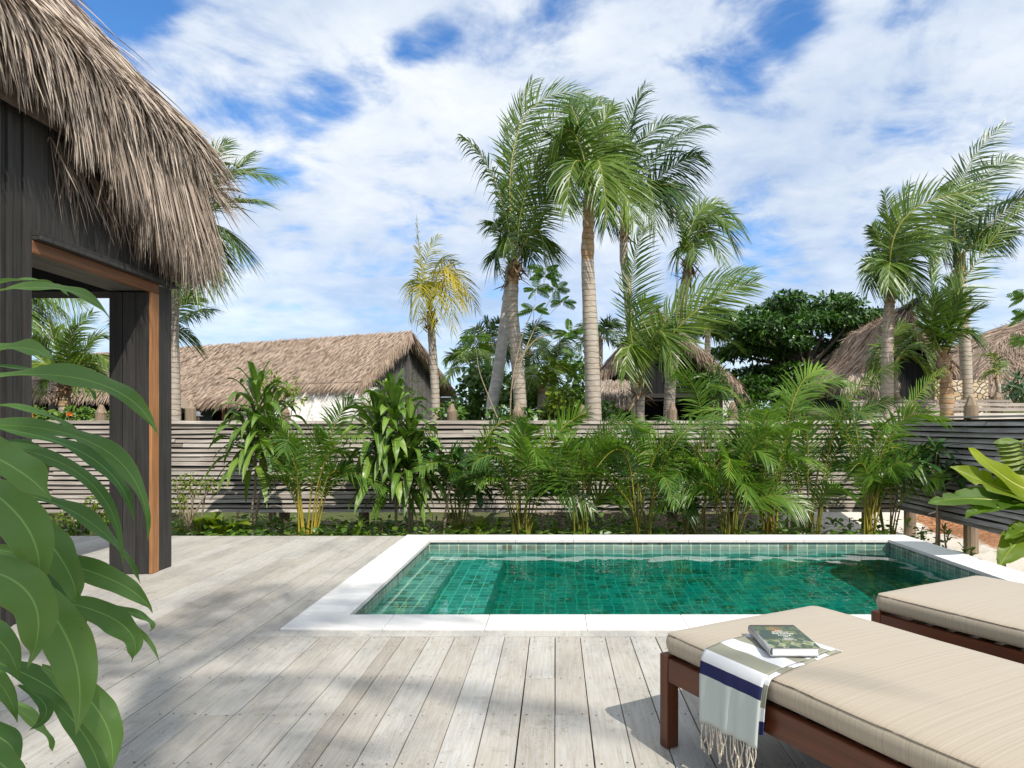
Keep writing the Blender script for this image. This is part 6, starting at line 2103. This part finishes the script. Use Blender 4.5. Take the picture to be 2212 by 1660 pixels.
# ------------------------------------------------------------------ foreground cordyline
def fore():
    t = thing('cordyline', 'large leaved green plant leaning in at the left edge close to the camera', 'plant', (-1.3, 1.0, 0))
    k = 1.8083

    def dd(x, y, D):
        return at(x * k, y * k, D)
    mb = MB()
    for p in ([(-330, 1800), (-300, 1300), (-260, 850), (-230, 600)], [(-330, 1800), (-260, 1500), (-200, 1250)], [(-350, 1800), (-330, 1650), (-260, 1500)]):
        mb.tube(smooth_path([dd(x, y, 1.22) for x, y in p], 14), np.linspace(.022, .012, 14), 8, .5)
    mb.build('stem', M['drac_stem'], parent=t, smooth=True)
    F = (.1, -.75, .65)
    # base, middle, tip (display px), width px, depth base/mid/tip, facing normal, tone, twist
    LV = [((-120, 640), (60, 606), (150, 642), 34, 1.25, 1.25, 1.25, (0, -.3, 1), .5, .3), ((-120, 660), (110, 622), (238, 690), 44, 1.15, 1.1, 1.1, (0, -.55, 1), .6, -.3),
          ((-140, 800), (30, 752), (120, 790), 62, .95, .95, .95, (0, -.7, .8), .85, 0), ((-60, 790), (130, 812), (208, 868), 32, 1.2, 1.2, 1.2, (0, -.3, 1), .15, .5),
          ((-160, 840), (170, 818), (342, 940), 76, 1.1, 1.05, 1.05, (.1, -.55, .8), .5, -.25), ((-120, 880), (100, 898), (196, 1004), 34, 1.3, 1.3, 1.3, (0, -.4, 1), .3, .4),
          ((-160, 930), (200, 958), (320, 1170), 66, 1.1, 1.05, 1.05, (.3, -.6, .7), .55, .3), ((-60, 920), (190, 985), (290, 1130), 52, 1.25, 1.25, 1.25, (.2, -.4, 1), .15, -.3),
          ((-80, 960), (70, 978), (90, 1052), 52, 1.3, 1.3, 1.28, (.4, -.6, .5), .1, -.3), ((-150, 930), (20, 1005), (110, 1082), 118, .85, .82, .84, (.3, -.75, .55), .7, .3),
          ((-100, 1060), (150, 1102), (304, 1262), 62, 1.2, 1.18, 1.18, (.1, -.5, .9), .35, .5), ((-60, 1180), (210, 1240), (330, 1325), 72, 1.15, 1.12, 1.12, (0, -.8, .7), .5, -.2),
          ((-110, 1010), (52, 1130), (78, 1275), 128, 1.0, .97, .99, (.35, -.85, .4), .8, 0), ((-20, 1060), (120, 1190), (166, 1306), 104, 1.12, 1.1, 1.1, (.35, -.85, .4), .65, -.2),
          ((-130, 1220), (60, 1280), (58, 1445), 132, .98, .95, .98, (.4, -.85, .3), .7, 0), ((20, 1240), (150, 1390), (164, 1588), 128, 1.05, 1.02, 1.02, (.4, -.9, .3), .75, .15),
          ((40, 1230), (140, 1290), (186, 1368), 70, 1.22, 1.2, 1.2, (.3, -.7, .5), .1, .3), ((80, 1290), (258, 1345), (284, 1432), 78, 1.18, 1.15, 1.15, (.2, -.8, .6), .4, -.5),
          ((240, 1330), (310, 1372), (346, 1436), 15, 1.25, 1.24, 1.24, (0, -.8, .6), .8, 0), ((-100, 1400), (90, 1475), (155, 1545), 66, 1.2, 1.2, 1.2, (0, -.3, 1), .25, -.4),
          ((90, 1440), (215, 1540), (240, 1668), 92, 1.12, 1.1, 1.1, (.35, -.85, .4), .6, .2), ((150, 1480), (228, 1530), (252, 1606), 46, 1.2, 1.2, 1.2, (.3, -.8, .4), .3, .5),
          ((40, 1480), (100, 1530), (62, 1578), 38, 1.25, 1.25, 1.25, (.3, -.8, .4), .1, .6), ((-90, 1560), (10, 1600), (32, 1652), 80, 1.2, 1.2, 1.2, (.2, -.8, .5), .15, 0),
          ((-160, 1330), (-20, 1370), (40, 1465), 90, 1.1, 1.08, 1.08, (.3, -.8, .5), .5, .2), ((-150, 1560), (-10, 1640), (60, 1720), 90, 1.0, 1.0, 1.0, (.1, -.7, .7), .4, 0),
          ((150, 1290), (300, 1330), (322, 1365), 26, 1.2, 1.18, 1.18, (.2, -.6, .8), .4, .6)]
    jr = random.Random(4)
    for q in list(LV):
        if q[3] > 50 and q[2][1] > 1150 and jr.random() < .75:
            ox, oy, dz_ = jr.uniform(-55, 5), jr.uniform(25, 95), jr.uniform(.10, .22)
            sh = lambda p_, k_: (p_[0] + ox * k_, p_[1] + oy * k_)
            LV.append((sh(q[0], .6), sh(q[1], 1), sh(q[2], 1.15), q[3] * .68, q[4] + dz_, q[5] + dz_, q[6] + dz_, q[7], jr.uniform(.3, .9), jr.uniform(-.8, .8)))
    for i, (b, m_, e, w, d0, d1, d2, nr, tn, tw_) in enumerate(LV):
        mb = MB()
        width = w * k * d1 / FPX
        broadleaf(mb, through(dd(*b, d0), dd(*m_, d1), dd(*e, d2)), width * .72, nr, .32, .15, 34, tn, twist=tw_, ph=i * 1.7, cross=8,
                  wprof=([0, .10, .28, .5, .72, .86, .95, 1], [.16, .40, .84, 1.0, .74, .38, .13, .008]))
        o = mb.build('leaf', M['fore'], parent=t, smooth=True)
        sd = o.modifiers.new('sub', 'SUBSURF')
        sd.levels = sd.render_levels = 1


fore()


# ------------------------------------------------------------------ person beyond the fence
def person():
    t = thing('person', 'person of whom only a white hat shows above the fence by the long house', 'person', (-7.9, 15.0, -.13))
    O = np.array([-7.9, 15.0, -.13])
    J = {'pel': (0, 0, .86), 'wst': (0, 0, 1.0), 'chs': (0, .0, 1.22), 'nck': (0, -.01, 1.37), 'hd0': (0, -.02, 1.44), 'hd1': (0, -.03, 1.53), 'hd2': (0, -.02, 1.60),
         'shl': (-.17, 0, 1.32), 'ell': (-.24, -.02, 1.06), 'wrl': (-.22, -.14, .86), 'shr': (.17, 0, 1.32), 'elr': (.24, -.02, 1.06), 'wrr': (.23, -.10, .84),
         'hpl': (-.09, 0, .82), 'knl': (-.10, -.03, .46), 'anl': (-.10, 0, .08), 'tol': (-.11, -.14, .03), 'hpr': (.09, 0, .82), 'knr': (.11, -.01, .46), 'anr': (.12, .02, .08), 'tor': (.13, -.12, .03),
         'hal': (-.21, -.20, .78), 'har': (.23, -.15, .76)}
    R = {'pel': .14, 'wst': .125, 'chs': .145, 'nck': .055, 'hd0': .075, 'hd1': .10, 'hd2': .07, 'shl': .06, 'ell': .043, 'wrl': .03, 'shr': .06, 'elr': .043, 'wrr': .03, 'hpl': .09, 'knl': .06, 'anl': .042, 'tol': .035,
         'hpr': .09, 'knr': .06, 'anr': .042, 'tor': .035, 'hal': .03, 'har': .03}
    E = [('pel', 'wst'), ('wst', 'chs'), ('chs', 'nck'), ('nck', 'hd0'), ('hd0', 'hd1'), ('hd1', 'hd2'), ('chs', 'shl'), ('shl', 'ell'), ('ell', 'wrl'), ('wrl', 'hal'), ('chs', 'shr'), ('shr', 'elr'), ('elr', 'wrr'), ('wrr', 'har'),
         ('pel', 'hpl'), ('hpl', 'knl'), ('knl', 'anl'), ('anl', 'tol'), ('pel', 'hpr'), ('hpr', 'knr'), ('knr', 'anr'), ('anr', 'tor')]
    names = list(J)
    me = bpy.data.meshes.new('body')
    me.from_pydata([J[q] for q in names], [(names.index(a), names.index(b)) for a, b in E], [])
    o = bpy.data.objects.new('body', me)
    col.objects.link(o)
    o.parent = t
    sk = o.modifiers.new('skin', 'SKIN')
    for i, q in enumerate(names):
        me.skin_vertices[0].data[i].radius = (R[q], R[q] * .85)
    me.skin_vertices[0].data[0].use_root = True
    o.modifiers.new('sub', 'SUBSURF').render_levels = 2
    m = NT('clothed_body')
    z = m.n('SeparateXYZ', {0: m.n('TexCoord').outputs['Object']}).outputs[2]
    nd = m.n('ValToRGB', {'Fac': m.math('DIVIDE', z, 1.7)})
    nd.color_ramp.interpolation = 'CONSTANT'
    for q, cc in ((.06, (.05, .05, .07)), (.53, (.10, .16, .30)), (.815, (.42, .24, .16))):
        e = nd.color_ramp.elements.new(q)
        e.color = (*cc, 1)
    nd.color_ramp.elements[0].color = (.02, .02, .02, 1)
    me.materials.append(m.done(m.bsdf(nd.outputs[0], .7)))
    mb = MB()
    a = np.linspace(0, 6.283, 19)
    prof = [(.155, 1.575), (.105, 1.585), (.10, 1.60), (.095, 1.655), (.07, 1.675), (.005, 1.68)]
    G = np.stack([np.stack([r * np.cos(a), r * np.sin(a) - .025, np.full(19, z_)], 1) for r, z_ in prof]) + O
    mb.grid(G, .5)
    h = mb.build('hat', stone_w, parent=t, smooth=True)
    h.modifiers.new('s', 'SOLIDIFY').thickness = .006


person()
# small child palms of dead sheath resting on the fence
for o in bpy.data.objects:
    if '_o' in o:
        del o['_o']
